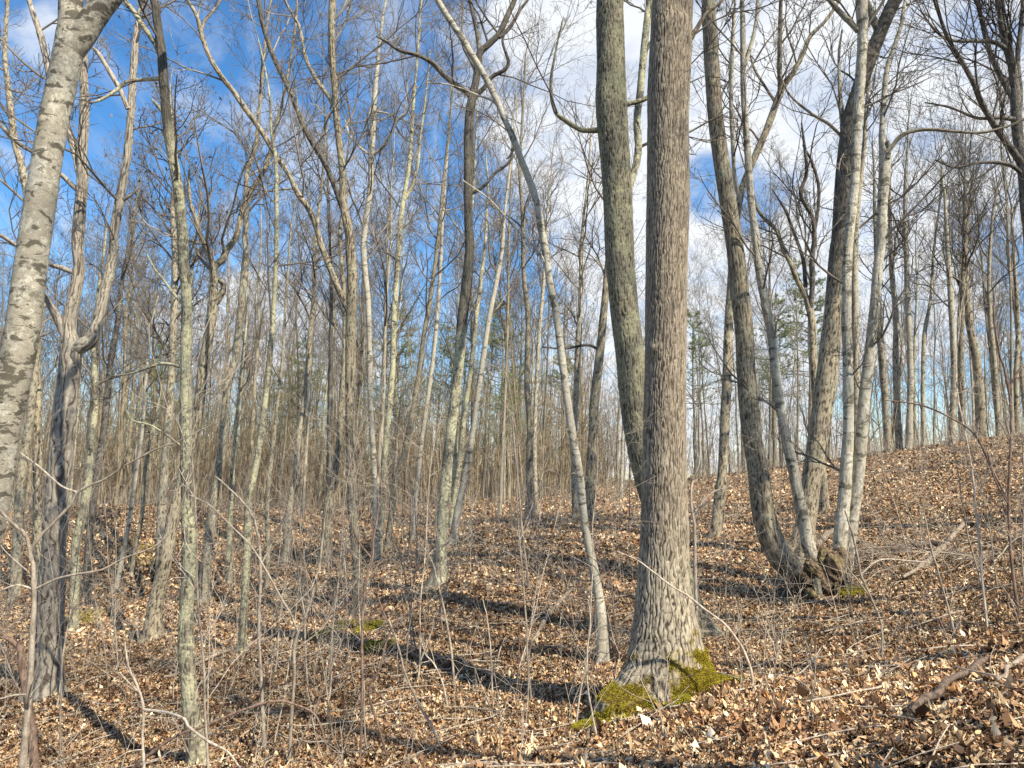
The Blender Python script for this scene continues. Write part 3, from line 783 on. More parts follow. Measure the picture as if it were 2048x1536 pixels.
tree('oak_tree', 'centre tree with lichened lower trunk, dark upper trunk and spreading dark limbs', 'tree', 'lichen',  # its upper trunk is dark from shade painted into the bark
     [(877, 1168, 36), (880, 1120, 27), (883, 1079, 25), (887, 1011, 23), (890, 978, 23), (896, 910, 21), (904, 842, 21), (913, 773, 21), (920, 705, 22), (925, 637, 21), (933, 568, 21), (939, 500, 19), (937, 444, 18), (936, 342, 17), (937, 260, 17), (942, 210, 17), (951, 165, 14),
      (957, 130, 13), (960, 106, 13), (977, 89, 12), (998, 68, 11), (1010, 42, 11), (1020, 20, 10), (1029, 0, 9)],
     limbs=[{'p': [(944, 195, 12), (930, 182, 12), (912, 171, 11), (888, 150, 10), (865, 126, 10), (837, 111, 8), (800, 101, 7), (776, 85, 6), (752, 72, 4)], 'k': -.2, 'bark': 'dark'},
            {'p': [(946, 202, 9), (958, 186, 9), (970, 174, 9), (984, 154, 8), (1008, 140, 8), (1017, 126, 7), (1012, 106, 6), (1005, 82, 5), (1012, 60, 4)], 'k': -.1, 'bark': 'dark'},
            {'p': [(940, 390, 8), (967, 373, 7), (991, 345, 7), (1015, 328, 6), (1027, 308, 5)], 'k': .1, 'bark': 'dark', 'bare': 1},
            {'p': [(960, 115, 10), (957, 82, 9), (950, 45, 9), (940, 0, 8)], 'k': .2, 'bark': 'dark'},
            {'p': [(998, 75, 8), (1015, 60, 8), (1030, 38, 7), (1042, 17, 6), (1055, 0, 5)], 'k': .1, 'bark': 'dark', 'join': False},
            {'p': [(955, 148, 6), (940, 120, 5), (928, 98, 5), (922, 80, 4)], 'k': .1, 'bark': 'dark', 'bare': 1}],
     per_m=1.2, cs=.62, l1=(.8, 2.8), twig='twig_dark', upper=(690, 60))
tree('birch_tree', 'pale birch-like trunk leaning left over a split hollow foot, beside the massive oak', 'tree', 'birch',
     [(1203, 1262, 25), (1201, 1235, 25), (1197, 1192, 21), (1189, 1148, 19), (1182, 1113, 18), (1172, 1062, 17), (1165, 1013, 17), (1160, 961, 17), (1152, 910, 17), (1141, 842, 17), (1131, 773, 16), (1124, 722, 16), (1119, 678, 15), (1111, 620, 15), (1100, 568, 14),
      (1092, 510, 16), (1082, 455, 15), (1073, 403, 14), (1059, 362, 14), (1042, 318, 13), (1025, 273, 13), (1008, 236, 12), (994, 202, 12), (974, 161, 12), (950, 120, 12), (926, 79, 12), (902, 44, 11), (875, 0, 11)],
     limbs=[{'p': [(1202, 1225, 15), (1196, 1265, 13), (1201, 1310, 13), (1207, 1350, 15)], 'k': -.02, 'join': False, 'bare': 1},
            {'p': [(1206, 1222, 12), (1213, 1255, 11), (1216, 1300, 11), (1222, 1352, 13)], 'k': .05, 'join': False, 'bare': 1, 'bark': 'dark'},
            {'p': [(1034, 285, 8), (1020, 312, 5), (1012, 318, 3)], 'bare': 1},
            {'p': [(1005, 220, 6), (985, 202, 5), (960, 192, 4), (900, 170, 3), (850, 165, 3)], 'k': .2},
            {'p': [(1098, 540, 5), (1075, 500, 4), (1030, 455, 3), (980, 400, 3), (925, 360, 2.5)], 'k': -.2}],
     D=9.3, lean=-.03, per_m=.8, cs=.55, l1=(.4, 1.5), ext=3)
tree('forest_tree', 'upright brownish trunk on the rise between the dark-topped tree and the leaning birch', 'tree', 'plain',
     [(1058, 1045, 18), (1058, 978, 14), (1059, 910, 14), (1059, 842, 12), (1054, 773, 12), (1056, 637, 11), (1049, 568, 9), (1046, 500, 9), (1046, 450, 9), (1044, 410, 8), (1040, 342, 7), (1044, 250, 5), (1050, 150, 4)], per_m=1.3, cs=.42)
tree('forest_tree', 'thin trunk close behind the upright brownish one on the rise', 'tree', 'plain',
     [(1072, 1030, 10), (1069, 880, 9), (1073, 773, 8), (1078, 671, 8), (1087, 568, 7), (1092, 470, 5), (1098, 380, 4)], per_m=1.5, cs=.4)
tree('forest_tree', 'faint slim trunk in the gap right of the leaning birch', 'tree', 'plain',
     [(1150, 1040, 13), (1148, 900, 12), (1152, 790, 12), (1155, 700, 11), (1160, 602, 8), (1163, 500, 8), (1168, 430, 6), (1174, 380, 5), (1180, 300, 4)], per_m=1.3, cs=.4)
tree('forest_tree', 'grey furrowed trunk between the leaning birch and the dark mossy trunk', 'tree', 'furrow',
     [(1182, 1042, 27), (1178, 1013, 22), (1182, 944, 22), (1186, 876, 20), (1189, 808, 20), (1196, 739, 19), (1203, 671, 17), (1211, 585, 14), (1220, 480, 12), (1228, 380, 9)], limbs=[{'p': [(1200, 700, 7), (1175, 690, 6), (1130, 697, 5), (1085, 694, 4)], 'bark': 'dark', 'k': -.2}], per_m=.9, cs=.5)
# --- the multi-stemmed clump and its root mound
CL = 12.0
clump = tree('multi_stem_tree', 'clump of curved and pale stems sharing one mossy root mound on the slope', 'tree', 'furrow',
     [(1628, 1160, 40), (1594, 1143, 50), (1566, 1118, 50), (1546, 1083, 46), (1532, 1045, 43), (1524, 1010, 42), (1516, 944, 41), (1504, 876, 39), (1497, 808, 38), (1491, 739, 36), (1488, 671, 35), (1481, 602, 35), (1474, 534, 34), (1467, 478, 33), (1457, 410, 32), (1446, 342, 31),
      (1436, 273, 29), (1428, 205, 28), (1424, 137, 27), (1421, 68, 26), (1418, 0, 24)], D=CL, lean=.0, per_m=.7, cs=.6, l1=(.7, 2.2), hflare=0, S=60,
     limbs=[{'p': [(1636, 1160, 27), (1630, 1128, 25), (1618, 1096, 24), (1611, 1062, 22), (1604, 1025, 22), (1594, 978, 21), (1583, 925, 20), (1572, 876, 19), (1560, 808, 19), (1551, 739, 18), (1543, 671, 17), (1529, 602, 16), (1517, 534, 15), (1512, 478, 15), (1503, 410, 14),
                   (1498, 342, 13), (1493, 273, 12), (1488, 205, 11), (1486, 137, 10), (1486, 68, 10), (1484, 0, 8)], 'k': -.01, 'bark': 'birch', 'join': False},
            {'p': [(1487, 137, 8), (1498, 103, 8), (1509, 62, 7), (1516, 0, 7)], 'bark': 'birch', 'join': False, 'k': 0},
            {'p': [(1686, 1172, 30), (1680, 1113, 26), (1683, 1045, 24), (1688, 1000, 22), (1692, 944, 22), (1697, 842, 20), (1696, 739, 19), (1693, 637, 18), (1693, 568, 17), (1698, 478, 17), (1705, 410, 17), (1711, 342, 16), (1714, 273, 16), (1718, 205, 16), (1722, 137, 17), (1725, 68, 18), (1723, 0, 19)], 'k': 0, 'bark': 'birch', 'join': False},
            {'p': [(1716, 62, 10), (1700, 44, 10), (1686, 31, 10), (1659, 0, 9)], 'bark': 'plain', 'join': False, 'k': .1},
            {'p': [(1729, 60, 7), (1740, 42, 6), (1751, 27, 6), (1768, 0, 5)], 'bark': 'dark', 'join': False, 'k': -.1},
            {'p': [(1692, 1165, 18), (1700, 1090, 18), (1706, 1040, 19), (1711, 1000, 21), (1717, 944, 23), (1723, 876, 22), (1727, 808, 21), (1735, 739, 20), (1743, 671, 19), (1750, 602, 18), (1756, 534, 17), (1762, 478, 17), (1765, 410, 18), (1769, 342, 19), (1770, 308, 20), (1765, 288, 12), (1765, 239, 9), (1770, 171, 9), (1776, 130, 8), (1789, 92, 7), (1802, 51, 6), (1811, 0, 5)], 'k': .01, 'bark': 'birch', 'join': False},
            {'p': [(1772, 305, 9), (1782, 296, 8), (1799, 274, 8), (1826, 262, 7), (1861, 259, 6), (1912, 263, 5), (1963, 265, 5), (2010, 254, 4), (2046, 239, 4)], 'k': -.2, 'bark': 'plain', 'join': False},
            {'p': [(1774, 318, 10), (1778, 298, 9), (1775, 282, 8)], 'k': 0, 'bare': 1, 'join': False, 'bark': 'dark'}])
# --- leaning furrowed tree behind the clump
tree('oak_tree', 'large furrowed trunk leaning right behind the multi-stemmed clump', 'tree', 'furrow',
     [(1604, 1098, 46), (1612, 1045, 38), (1621, 978, 36), (1630, 910, 36), (1642, 842, 38), (1652, 773, 39), (1659, 705, 36), (1666, 637, 33), (1671, 568, 31), (1676, 500, 30), (1679, 478, 29), (1683, 410, 28), (1688, 342, 27), (1700, 239, 26), (1721, 171, 26), (1745, 103, 24), (1766, 51, 22), (1790, 0, 21)],
     limbs=[{'p': [(1757, 70, 12), (1748, 44, 11), (1738, 15, 10), (1732, 0, 9)]}, {'p': [(1684, 300, 12), (1684, 240, 9), (1680, 180, 7), (1678, 110, 5), (1684, 60, 4)], 'k': .2},
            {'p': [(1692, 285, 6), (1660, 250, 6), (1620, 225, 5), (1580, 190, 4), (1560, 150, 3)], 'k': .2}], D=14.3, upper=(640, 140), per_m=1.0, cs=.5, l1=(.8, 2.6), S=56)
tree('forest_tree', 'slim upright trunk glimpsed between the pale stems of the clump', 'tree', 'plain',
     [(1712, 985, 15), (1713, 850, 14), (1711, 700, 14), (1710, 600, 13), (1710, 500, 12), (1716, 400, 10), (1728, 300, 8), (1734, 200, 6), (1745, 110, 4)], D=19, per_m=1.2, cs=.45)
tree('forest_tree', 'Y-shaped trunk whose dark fork spreads right, behind the curved stem of the clump', 'tree', 'furrow',
     [(1440, 985, 22), (1445, 944, 18), (1450, 842, 20), (1455, 739, 19), (1458, 637, 17), (1466, 520, 15), (1474, 430, 14), (1485, 376, 13), (1505, 325, 13), (1533, 260, 13), (1553, 205, 12), (1567, 171, 12), (1587, 144, 9), (1608, 103, 8), (1621, 72, 7), (1649, 44, 6), (1673, 10, 5)],
     limbs=[{'p': [(1560, 180, 10), (1559, 137, 9), (1560, 68, 8), (1562, 0, 7)]}, {'p': [(1550, 205, 6), (1529, 171, 5), (1510, 140, 5), (1500, 110, 4)]}, {'p': [(1480, 400, 8), (1470, 360, 8), (1465, 280, 8), (1462, 200, 8), (1464, 120, 8), (1468, 30, 6), (1470, 0, 5)], 'bark': 'plain'}],
     D=17, per_m=1.1, cs=.5, twig='twig_dark')
tree('forest_tree', 'knobbly trunk splitting into two dark crooked arms, left of the leaning furrowed trunk', 'tree', 'furrow',
     [(1645, 960, 17), (1636, 850, 15), (1628, 739, 14), (1625, 654, 14), (1618, 613, 14), (1611, 592, 12), (1594, 558, 11), (1580, 524, 10), (1567, 500, 9), (1553, 461, 8), (1526, 434, 7), (1512, 410, 6), (1505, 380, 4)],
     limbs=[{'p': [(1621, 620, 11), (1625, 568, 10), (1624, 530, 10), (1626, 500, 9), (1629, 478, 9), (1626, 437, 8), (1612, 412, 8), (1601, 385, 7), (1613, 349, 7), (1611, 308, 6), (1603, 246, 4)], 'bark': 'dark'},
            {'p': [(1628, 468, 7), (1636, 420, 6), (1637, 370, 6), (1622, 320, 5), (1605, 290, 3)], 'join': False, 'bark': 'dark'},
            {'p': [(1622, 570, 8), (1606, 520, 7), (1590, 470, 6), (1570, 420, 5), (1545, 380, 3)], 'bark': 'dark'}], D=18.5, per_m=1.2, cs=.5, twig='twig_dark')
# --- tree off the right edge whose limbs sweep in
tree('oak_tree', 'dark many-limbed tree sweeping its boughs in from the right edge', 'tree', 'dark',
     [(2110, 1080, 34), (2095, 900, 32), (2078, 650, 28), (2062, 450, 26), (2048, 330, 22), (2036, 270, 17), (2031, 200, 15), (2025, 137, 13), (2011, 85, 12), (2004, 51, 11), (1996, 0, 9)],
     limbs=[{'p': [(2052, 340, 12), (2025, 301, 11), (1990, 253, 10), (1963, 205, 9), (1946, 164, 8), (1922, 120, 7), (1895, 75, 6), (1874, 17, 5), (1868, 0, 4)], 'k': -.25},
            {'p': [(2030, 205, 10), (2012, 170, 10), (1997, 144, 9), (1982, 110, 8), (1973, 79, 8), (1960, 27, 6), (1955, 0, 5)], 'k': .15},
            {'p': [(2016, 100, 8), (1990, 85, 7), (1950, 82, 6), (1900, 80, 5), (1870, 60, 4), (1840, 20, 3)], 'k': -.3},
            {'p': [(2036, 240, 8), (2000, 235, 7), (1955, 236, 5), (1900, 215, 4), (1850, 205, 3)], 'k': -.4},
            {'p': [(2060, 360, 8), (2020, 330, 7), (1960, 325, 5), (1910, 335, 4), (1870, 320, 3)], 'k': -.2},
            {'p': [(2034, 250, 10), (2040, 190, 9), (2035, 120, 8), (2042, 50, 7), (2046, 0, 6)], 'k': .1}],
     D=13.5, per_m=2.4, cs=.55, l1=(1.0, 3.2), n2=7, twig='twig_dark', a1=(.4, 1.0), up=.1, n4=1)
# --- hilltop trees on the right
HT = [('stout hilltop trunk with a fine broom-like crown against blue sky', [(1963, 862, 24), (1960, 800, 20), (1953, 722, 18), (1945, 680, 16), (1939, 647, 15), (1932, 560, 12), (1930, 480, 10), (1930, 420, 7), (1930, 350, 5)], 'furrow', 3.0),
      ('first hilltop trunk beyond the pale stems of the clump', [(1776, 890, 16), (1770, 800, 15), (1763, 705, 15), (1758, 637, 14), (1755, 540, 11), (1750, 440, 8), (1748, 350, 5)], 'plain', 1.2),
      ('second hilltop trunk counting right from the clump, bowed slightly left', [(1798, 880, 15), (1794, 800, 13), (1791, 739, 13), (1792, 637, 13), (1784, 551, 11), (1780, 450, 8), (1778, 340, 5)], 'plain', 1.2),
      ('third hilltop trunk counting right from the clump, straight and even', [(1818, 885, 14), (1820, 800, 13), (1821, 739, 13), (1816, 620, 12), (1813, 517, 11), (1810, 400, 8), (1816, 280, 5)], 'birch', 1.2),
      ('thin hilltop trunk beside a rusty hanging leaf cluster', [(1846, 882, 10), (1846, 773, 9), (1849, 671, 9), (1861, 600, 7), (1868, 500, 5), (1880, 400, 4)], 'plain', 1.4),
      ('pale hilltop trunk left of the darker close-set hilltop trunk', [(1905, 872, 14), (1907, 800, 13), (1908, 739, 13), (1902, 602, 12), (1895, 500, 9), (1890, 400, 6)], 'plain', 1.3),
      ('darker hilltop trunk set close on the left of the stout broom-crowned one', [(1927, 870, 13), (1924, 790, 12), (1922, 705, 11), (1926, 568, 10), (1929, 500, 8), (1940, 400, 5)], 'furrow', 1.3),
      ('hilltop trunk just right of the stout broom-crowned one', [(1997, 865, 11), (1992, 780, 10), (1987, 705, 10), (1980, 637, 9), (1978, 540, 7), (1985, 430, 5)], 'plain', 1.3),
      ('short dark hilltop trunk nearest the right edge', [(2036, 860, 12), (2032, 760, 10), (2036, 660, 9), (2030, 540, 7), (2024, 440, 5)], 'furrow', 1.3)]
for lab, tr, bk, pm in HT:
    tr = [(a_, b_, c_ * .84) for a_, b_, c_ in tr]
    tree('forest_tree', lab, 'tree', bk, tr, D=27 + (tr[0][0] % 7) * .4, per_m=pm, cs=.45, twig='twig_dark', l1=(1.2, 3.8), n4=1, group='trees on the hilltop', up=.12, tmin=.004)
# --- further traced trunks on the left
LT = [('dark slender trunk on the left bank below the mossy boulder patch', [(172, 1195, 13), (178, 1080, 13), (190, 978, 13), (204, 893, 13), (214, 800, 12), (222, 720, 11), (236, 640, 9), (245, 560, 7), (262, 470, 5)], 'dark'),
      ('pale trunk right behind the shaggy grey forked one', [(146, 1262, 17), (150, 1170, 16), (152, 1090, 15), (170, 1011, 15), (182, 900, 13), (190, 800, 11), (188, 700, 9), (196, 600, 7)], 'lichen'),
      ('thin pale pole leaning right on the far side of the gully', [(232, 1175, 8), (246, 1110, 8), (258, 1045, 8), (270, 960, 8), (284, 860, 7), (292, 760, 6), (300, 660, 4)], 'birch'),
      ('short leaning pole beside the moss patch in the gully', [(262, 1150, 8), (272, 1090, 8), (284, 1030, 8), (288, 960, 7), (300, 880, 6), (318, 800, 4)], 'plain'),
      ('thin buff pole standing between the scarred grey trunk and the spotted thin one', [(456, 1165, 12), (458, 1090, 11), (462, 1011, 10), (466, 930, 9), (474, 850, 8), (480, 770, 7), (488, 690, 5)], 'lichen'),
      ('thin straight pole right of the spotted thin trunk', [(533, 1175, 10), (536, 1090, 9), (534, 1000, 9), (545, 900, 8), (556, 800, 7), (566, 700, 6), (572, 600, 5), (580, 480, 4)], 'plain'),
      ('dusky trunk at the frame edge behind the leaning pale blotched trunk', [(30, 1200, 17), (36, 1080, 16), (42, 960, 15), (60, 840, 14), (70, 740, 12)], 'plain'),
      ('pale slim trunk slanting right beside the dark-topped centre tree', [(905, 1090, 18), (916, 1020, 15), (926, 975, 14), (938, 910, 13), (949, 842, 12), (958, 773, 11), (968, 705, 11), (978, 637, 10), (992, 568, 9), (1004, 500, 8), (1010, 420, 6), (1022, 320, 5)], 'birch'),
      ('companion trunk tucked between the dark-topped centre tree and its pale slanting neighbour', [(900, 1062, 12), (912, 978, 12), (922, 900, 11), (932, 808, 10), (944, 720, 10), (952, 640, 9), (962, 560, 8), (970, 490, 6), (975, 400, 5)], 'lichen')]
for lab, tr, bk in LT:
    tree('forest_tree', lab, 'tree', bk, tr, per_m=1.3, cs=.45, l1=(.9, 2.8))

# ------------------------------------------------------------------ distant trees: prototypes, then copies of thing + parts
def proto(seed, bark, H, r0, lean, nl, n4=2, spread=.5, cs=.42):
    g = np.random.default_rng(seed)
    K = 9
    z = np.linspace(-.4, H, K); wob = np.cumsum(g.normal(0, .16, (K, 2)), 0) * np.linspace(0, 1, K)[:, None]
    pl = np.stack([wob[:, 0] + lean * z, wob[:, 1], z], -1); ra = r0 * .74 * np.linspace(1.05, .03, K) ** .9
    sp, sr = catmull(pl, ra, .35)
    sr = sr * (1 + .35 * np.exp(-np.clip(sp[:, 2], 0, None) / .3))
    V, Q, T, gr = trunk_mesh(sp, sr, 12, 'plain', seed)
    # limbs
    L0 = np.array([H * .42]); RP = sr
    p_, r_, l_ = resample(sp, sr, 30)
    p, d, L, r = kids(p_[None], r_[None], L0, nl, g, cs, .97, .28, .28 + spread, .75, .62)
    A = grow(p, d, L, 9, g, .12, .10); RA = np.maximum(r[:, None] * np.linspace(1, .2, 9)[None], .006)
    b1 = Bag(); b1.add(*tubes(A, RA, 5))
    V2, Q2, tips = crown_mesh([p_] + list(A), [r_] + list(RA), [l_ * .4] + list(L), g, 1.9, cs, (.8, 2.8), 6, 5, n4, tmin=.0042, up=.1, a1=(.4, 1.0))
    LV, LQ = b1.get()
    Q2 = np.concatenate([LQ, Q2 + len(LV)]); V2 = np.concatenate([LV, V2])
    return (V, Q, T, gr), (V2, Q2)
PROTO = []
for k, (bk, H, r0, le, nl, sp_) in enumerate([('plain', 19, .15, .02, 9, .45), ('furrow', 21, .19, -.03, 11, .55), ('plain', 16, .10, .05, 7, .35), ('lichen', 18, .13, .04, 8, .4),
                                         ('birch', 17, .11, .03, 8, .4), ('dark', 20, .17, 0, 12, .6), ('plain', 13, .07, .06, 6, .4), ('furrow', 15, .09, -.02, 7, .45)]):
    PROTO.append((bk,) + proto(500 + k, bk, H, r0, le, nl, n4=1, spread=sp_))
def bg_tree(k, x, y, rz, s, label, group):
    bk, (V, Q, T, gr), (V2, Q2) = PROTO[k]
    key = k
    loc = (x, y, float(zg(x, y)))
    root = empty('forest_tree', loc, label, 'tree', group)
    root.rotation_euler = (0, 0, rz); root.scale = (s, s, s)
    if key not in DONE:
        t = mk('trunk', V, Q=Q, T=T, mat=M[bk], parent=root, attrs={'groove': gr}); c = mk('crown', V2, Q=Q2, mat=M['twig' if k % 2 else 'twig_dark'], parent=root)
        DONE[key] = (t, c)
    else:
        for o in DONE[key]:
            c = o.copy(); COL.objects.link(c); c.parent = root
    return root
DONE = {}
BGL = ['bare grey-brown tree standing in the deep forest behind the front trunks']
g = np.random.default_rng(4242)
bg_pos = []
front = [(b[0], b[1]) for _, b, _, _ in ALLT]
tries = 0
while len(bg_pos) < 205 and tries < 20000:
    tries += 1
    y = math.sqrt(g.uniform(24 ** 2, 72 ** 2)); u = g.uniform(-.72, .72); x = u * y
    px = 1024 + u * F * .99
    pr = 1.0 if px < 750 else (.6 if px < 1100 else (.35 if px < 1720 else .5))
    if g.random() > pr: continue
    if y < 36 and g.random() > .4: continue
    if any((x - a) ** 2 + (y - b) ** 2 < 1.7 for a, b in bg_pos): continue
    if any((x - a) ** 2 + (y - b) ** 2 < 1.2 for a, b in front): continue
    bg_pos.append((x, y))
for (x, y) in bg_pos:
    k = int(g.choice(8, p=[.16, .11, .17, .14, .12, .07, .13, .10]))
    u = x / y
    s = g.uniform(.72, 1.02)
    lab = 'bare grey-brown tree among the dense deep-forest trees behind the front trunks'
    bg_tree(k, x, y, g.uniform(-.6, .6) if k in (2, 3, 4, 6) else g.uniform(0, 6.28), s, lab, 'dense trees of the deep forest')

# ------------------------------------------------------------------ pines beyond
def pine_mesh(seed, H=11):
    g = np.random.default_rng(seed)
    z = np.linspace(-.4, H, 9); pl = np.stack([np.cumsum(g.normal(0, .05, 9)), np.cumsum(g.normal(0, .05, 9)), z], -1); ra = .13 * np.linspace(1, .12, 9)
    sp, sr = catmull(pl, ra, .4)
    tr = trunk_mesh(sp, sr, 10, 'plain', seed)
    n = 60
    zz = H * (.42 + .57 * np.sort(g.random(n))); th = g.random(n) * 2 * pi
    L = (2.3 * (1 - (zz / H - .42) / .62) + .5) * g.uniform(.6, 1.2, n)
    st = np.stack([np.interp(zz, sp[:, 2], sp[:, 0]), np.interp(zz, sp[:, 2], sp[:, 1]), zz], -1)
    d = np.stack([np.cos(th), np.sin(th), g.uniform(.0, .5, n)], -1)
    A = grow(st, d, L, 8, g, .1, .03); RA = .022 * np.linspace(1, .25, 8)[None] * np.ones((n, 1))
    p, d2, L2, r = kids(A, RA, L, 9, g, .25, 1, .4, 1.0, .42, .6)
    B = grow(p, d2, L2, 5, g, .15, .05); RB = np.full((len(p), 5), .006)
    bag = Bag(); bag.add(*tubes(A, RA, 4)); bag.add(*tubes(B, RB, 3)); br = bag.get()
    # needle tufts
    idx = g.integers(0, len(B), 1900); kk = g.integers(1, 5, 1900)
    c = B[idx, kk]; m = 14
    dd = unit(g.normal(0, 1, (1900, m, 3)) + unit(B[idx, kk] - B[idx, kk - 1])[:, None] * .8 + np.array([0, 0, .3])); ln = g.uniform(.08, .16, (1900, m, 1))
    side = unit(np.cross(dd, g.normal(0, 1, (1900, m, 3)))) * .006
    V = np.stack([c[:, None] - side, c[:, None] + side, c[:, None] + dd * ln], 2).reshape(-1, 3)
    T = np.arange(len(V)).reshape(-1, 3)
    col = np.repeat((np.array([.25, .30, .13]) * g.uniform(.6, 1.5, (1900, 1)))[:, None], m * 3, 1).reshape(-1, 3)
    return tr, br, (V, T, col)
PM = [pine_mesh(900), pine_mesh(901)]
PINES = [(790, 40, 1.05, 'pine tree showing green between the pale slanting trunks'), (900, 46, 1.1, 'green pine beyond the dark-topped centre tree'), (1005, 44, 1.15, 'soft green pine left of the upright brownish trunk'),
         (1130, 50, 1.0, 'half-hidden pine behind the leaning birch'), (1565, 42, 1.0, 'green pine seen between the curved stem and the pale stem of the clump'), (1632, 45, 1.35, 'tall pine behind the crooked-armed trunk'), (320, 38, .85, 'low green pine left of the lichen-speckled trunk'),
         (600, 42, .95, 'low pine deep in the wood left of the tree with two long dark limbs'), (1390, 44, 1.0, 'pine visible just right of the massive oak'), (1010, 34, .6, 'small pine standing low in the thicket at centre'), (540, 50, .9, 'faint pine behind the spotted thin trunk')]
for i, (px, D, s, lab) in enumerate(PINES):
    r = ray(px, 1000); t = D / r[1]; x, y = r[0] * t, D
    root = empty('pine_tree', (x, y, float(zg(x, y))), lab, 'pine tree', 'pines beyond the bare trees')
    s *= .88; root.scale = (s, s, s); root.rotation_euler = (0, 0, i * 1.3)
    tr, br, nd = PM[i % 2]
    if i < 2:
        a = mk('trunk', tr[0], Q=tr[1], T=tr[2], mat=M['plain'], parent=root, attrs={'groove': tr[3]})
        b = mk('branches', br[0], Q=br[1], mat=M['twig_dark'], parent=root)
        c = mk('needles', nd[0], T=nd[1], mat=M['needle'], parent=root, col=nd[2], smooth=False)
        PM[i] = PM[i] + ((a, b, c),) if False else PM[i]
        DONE['p%d' % i] = (a, b, c)
    else:
        for o in DONE['p%d' % (i % 2)]:
            c = o.copy(); COL.objects.link(c); c.parent = root

# ------------------------------------------------------------------ far woods, one mass of thin stems and brush
def woods():
    g = np.random.default_rng(77)
    n = 5200
    y = np.sqrt(g.uniform(30 ** 2, 98 ** 2, n)); u = g.uniform(-.74, .74, n)
    keep = g.random(n) < np.where(u < .12, 1.0, np.where(y < 60, .45, .4))
    y = y[keep]; u = u[keep]; x = u * y; n = len(x)
    H = g.uniform(3.5, 12, n) ; st = np.stack([x, y, zg(x, y) - .2], -1)
    d = np.stack([g.normal(.04, .07, n), g.normal(0, .06, n), np.ones(n)], -1)
    A = grow(st, d, H, 7, g, .05, .03); RA = (.012 + .05 * g.random(n) ** 2.2)[:, None] * np.linspace(1, .15, 7)[None]
    bag = Bag(); bag.add(*tubes(A, RA, 4))
    p, d, L, r = kids(A, RA, H, 8, g, .15, 1, .4, 1.1, .24, .5)
    B = grow(p, d, L, 5, g, .15, .08); RB = np.maximum(r[:, None] * np.linspace(1, .4, 5)[None], .006); bag.add(*tubes(B, RB, 3))
    p, d, L, r = kids(B, RB, L, 4, g, .2, 1, .4, 1.0, .55, .7)
    C = grow(p, d, L, 4, g, .2, .08); RC = np.full((len(p), 4), .0055); bag.add(*tubes(C, RC, 3))
    V, Q = bag.get()
    o = mk('distant_woods', V, Q=Q, mat=M['thicket']); o['kind'] = 'stuff'; o['label'] = 'mass of thin bare stems deep in the forest'
woods()
def understory():
    g = np.random.default_rng(78)
    bag = Bag()
    # wispy twigs and seedlings on the forest floor
    n = 3600
    y = np.sqrt(g.uniform(5.5 ** 2, 36 ** 2, n)); x = g.uniform(-.72, .72, n) * y
    H = g.uniform(.2, 1.3, n) * np.where(y < 9, .7, 1); st = np.stack([x, y, zg(x, y) - .02], -1)
    d = np.stack([g.normal(0, .3, n), g.normal(0, .3, n), np.ones(n)], -1)
    A = grow(st, d, H, 6, g, .12, .02); RA = g.uniform(.0022, .0055, n)[:, None] * np.linspace(1, .5, 6)[None]
    bag.add(*tubes(A, RA, 4))
    p, d, L, r = kids(A, RA, H, 5, g, .2, 1, .5, 1.2, .5, .8)
    B = grow(p, d, L, 5, g, .18, .02); RB = np.maximum(r[:, None] * np.linspace(1, .6, 5)[None], .0016); bag.add(*tubes(B, RB, 3))
    # sticks lying about
    n = 3200
    y = np.sqrt(g.uniform(3.5 ** 2, 26 ** 2, n)); x = g.uniform(-.72, .72, n) * y
    a = g.uniform(0, 2 * pi, n); L = g.uniform(.15, 1.1, n)
    t = np.linspace(-.5, .5, 6)[None]
    bend = g.normal(0, .12, (n, 1)) * (t * 2) ** 2
    X = x[:, None] + (np.cos(a)[:, None] * t - np.sin(a)[:, None] * bend) * L[:, None]; Y = y[:, None] + (np.sin(a)[:, None] * t + np.cos(a)[:, None] * bend) * L[:, None]
    Z = zg(X, Y) + .03 + (g.uniform(0, .12, (n, 1)) * (t + .5)) * L[:, None]
    R = g.uniform(.003, .010, n)[:, None] * np.linspace(1, .6, 6)[None]
    bag.add(*tubes(np.stack([X, Y, Z], -1), R, 5))
    V, Q = bag.get()
    o = mk('undergrowth', V, Q=Q, mat=M['sapling']); o['kind'] = 'stuff'; o['label'] = 'wispy bare twigs, seedlings and fallen sticks over the leaf litter'
understory()

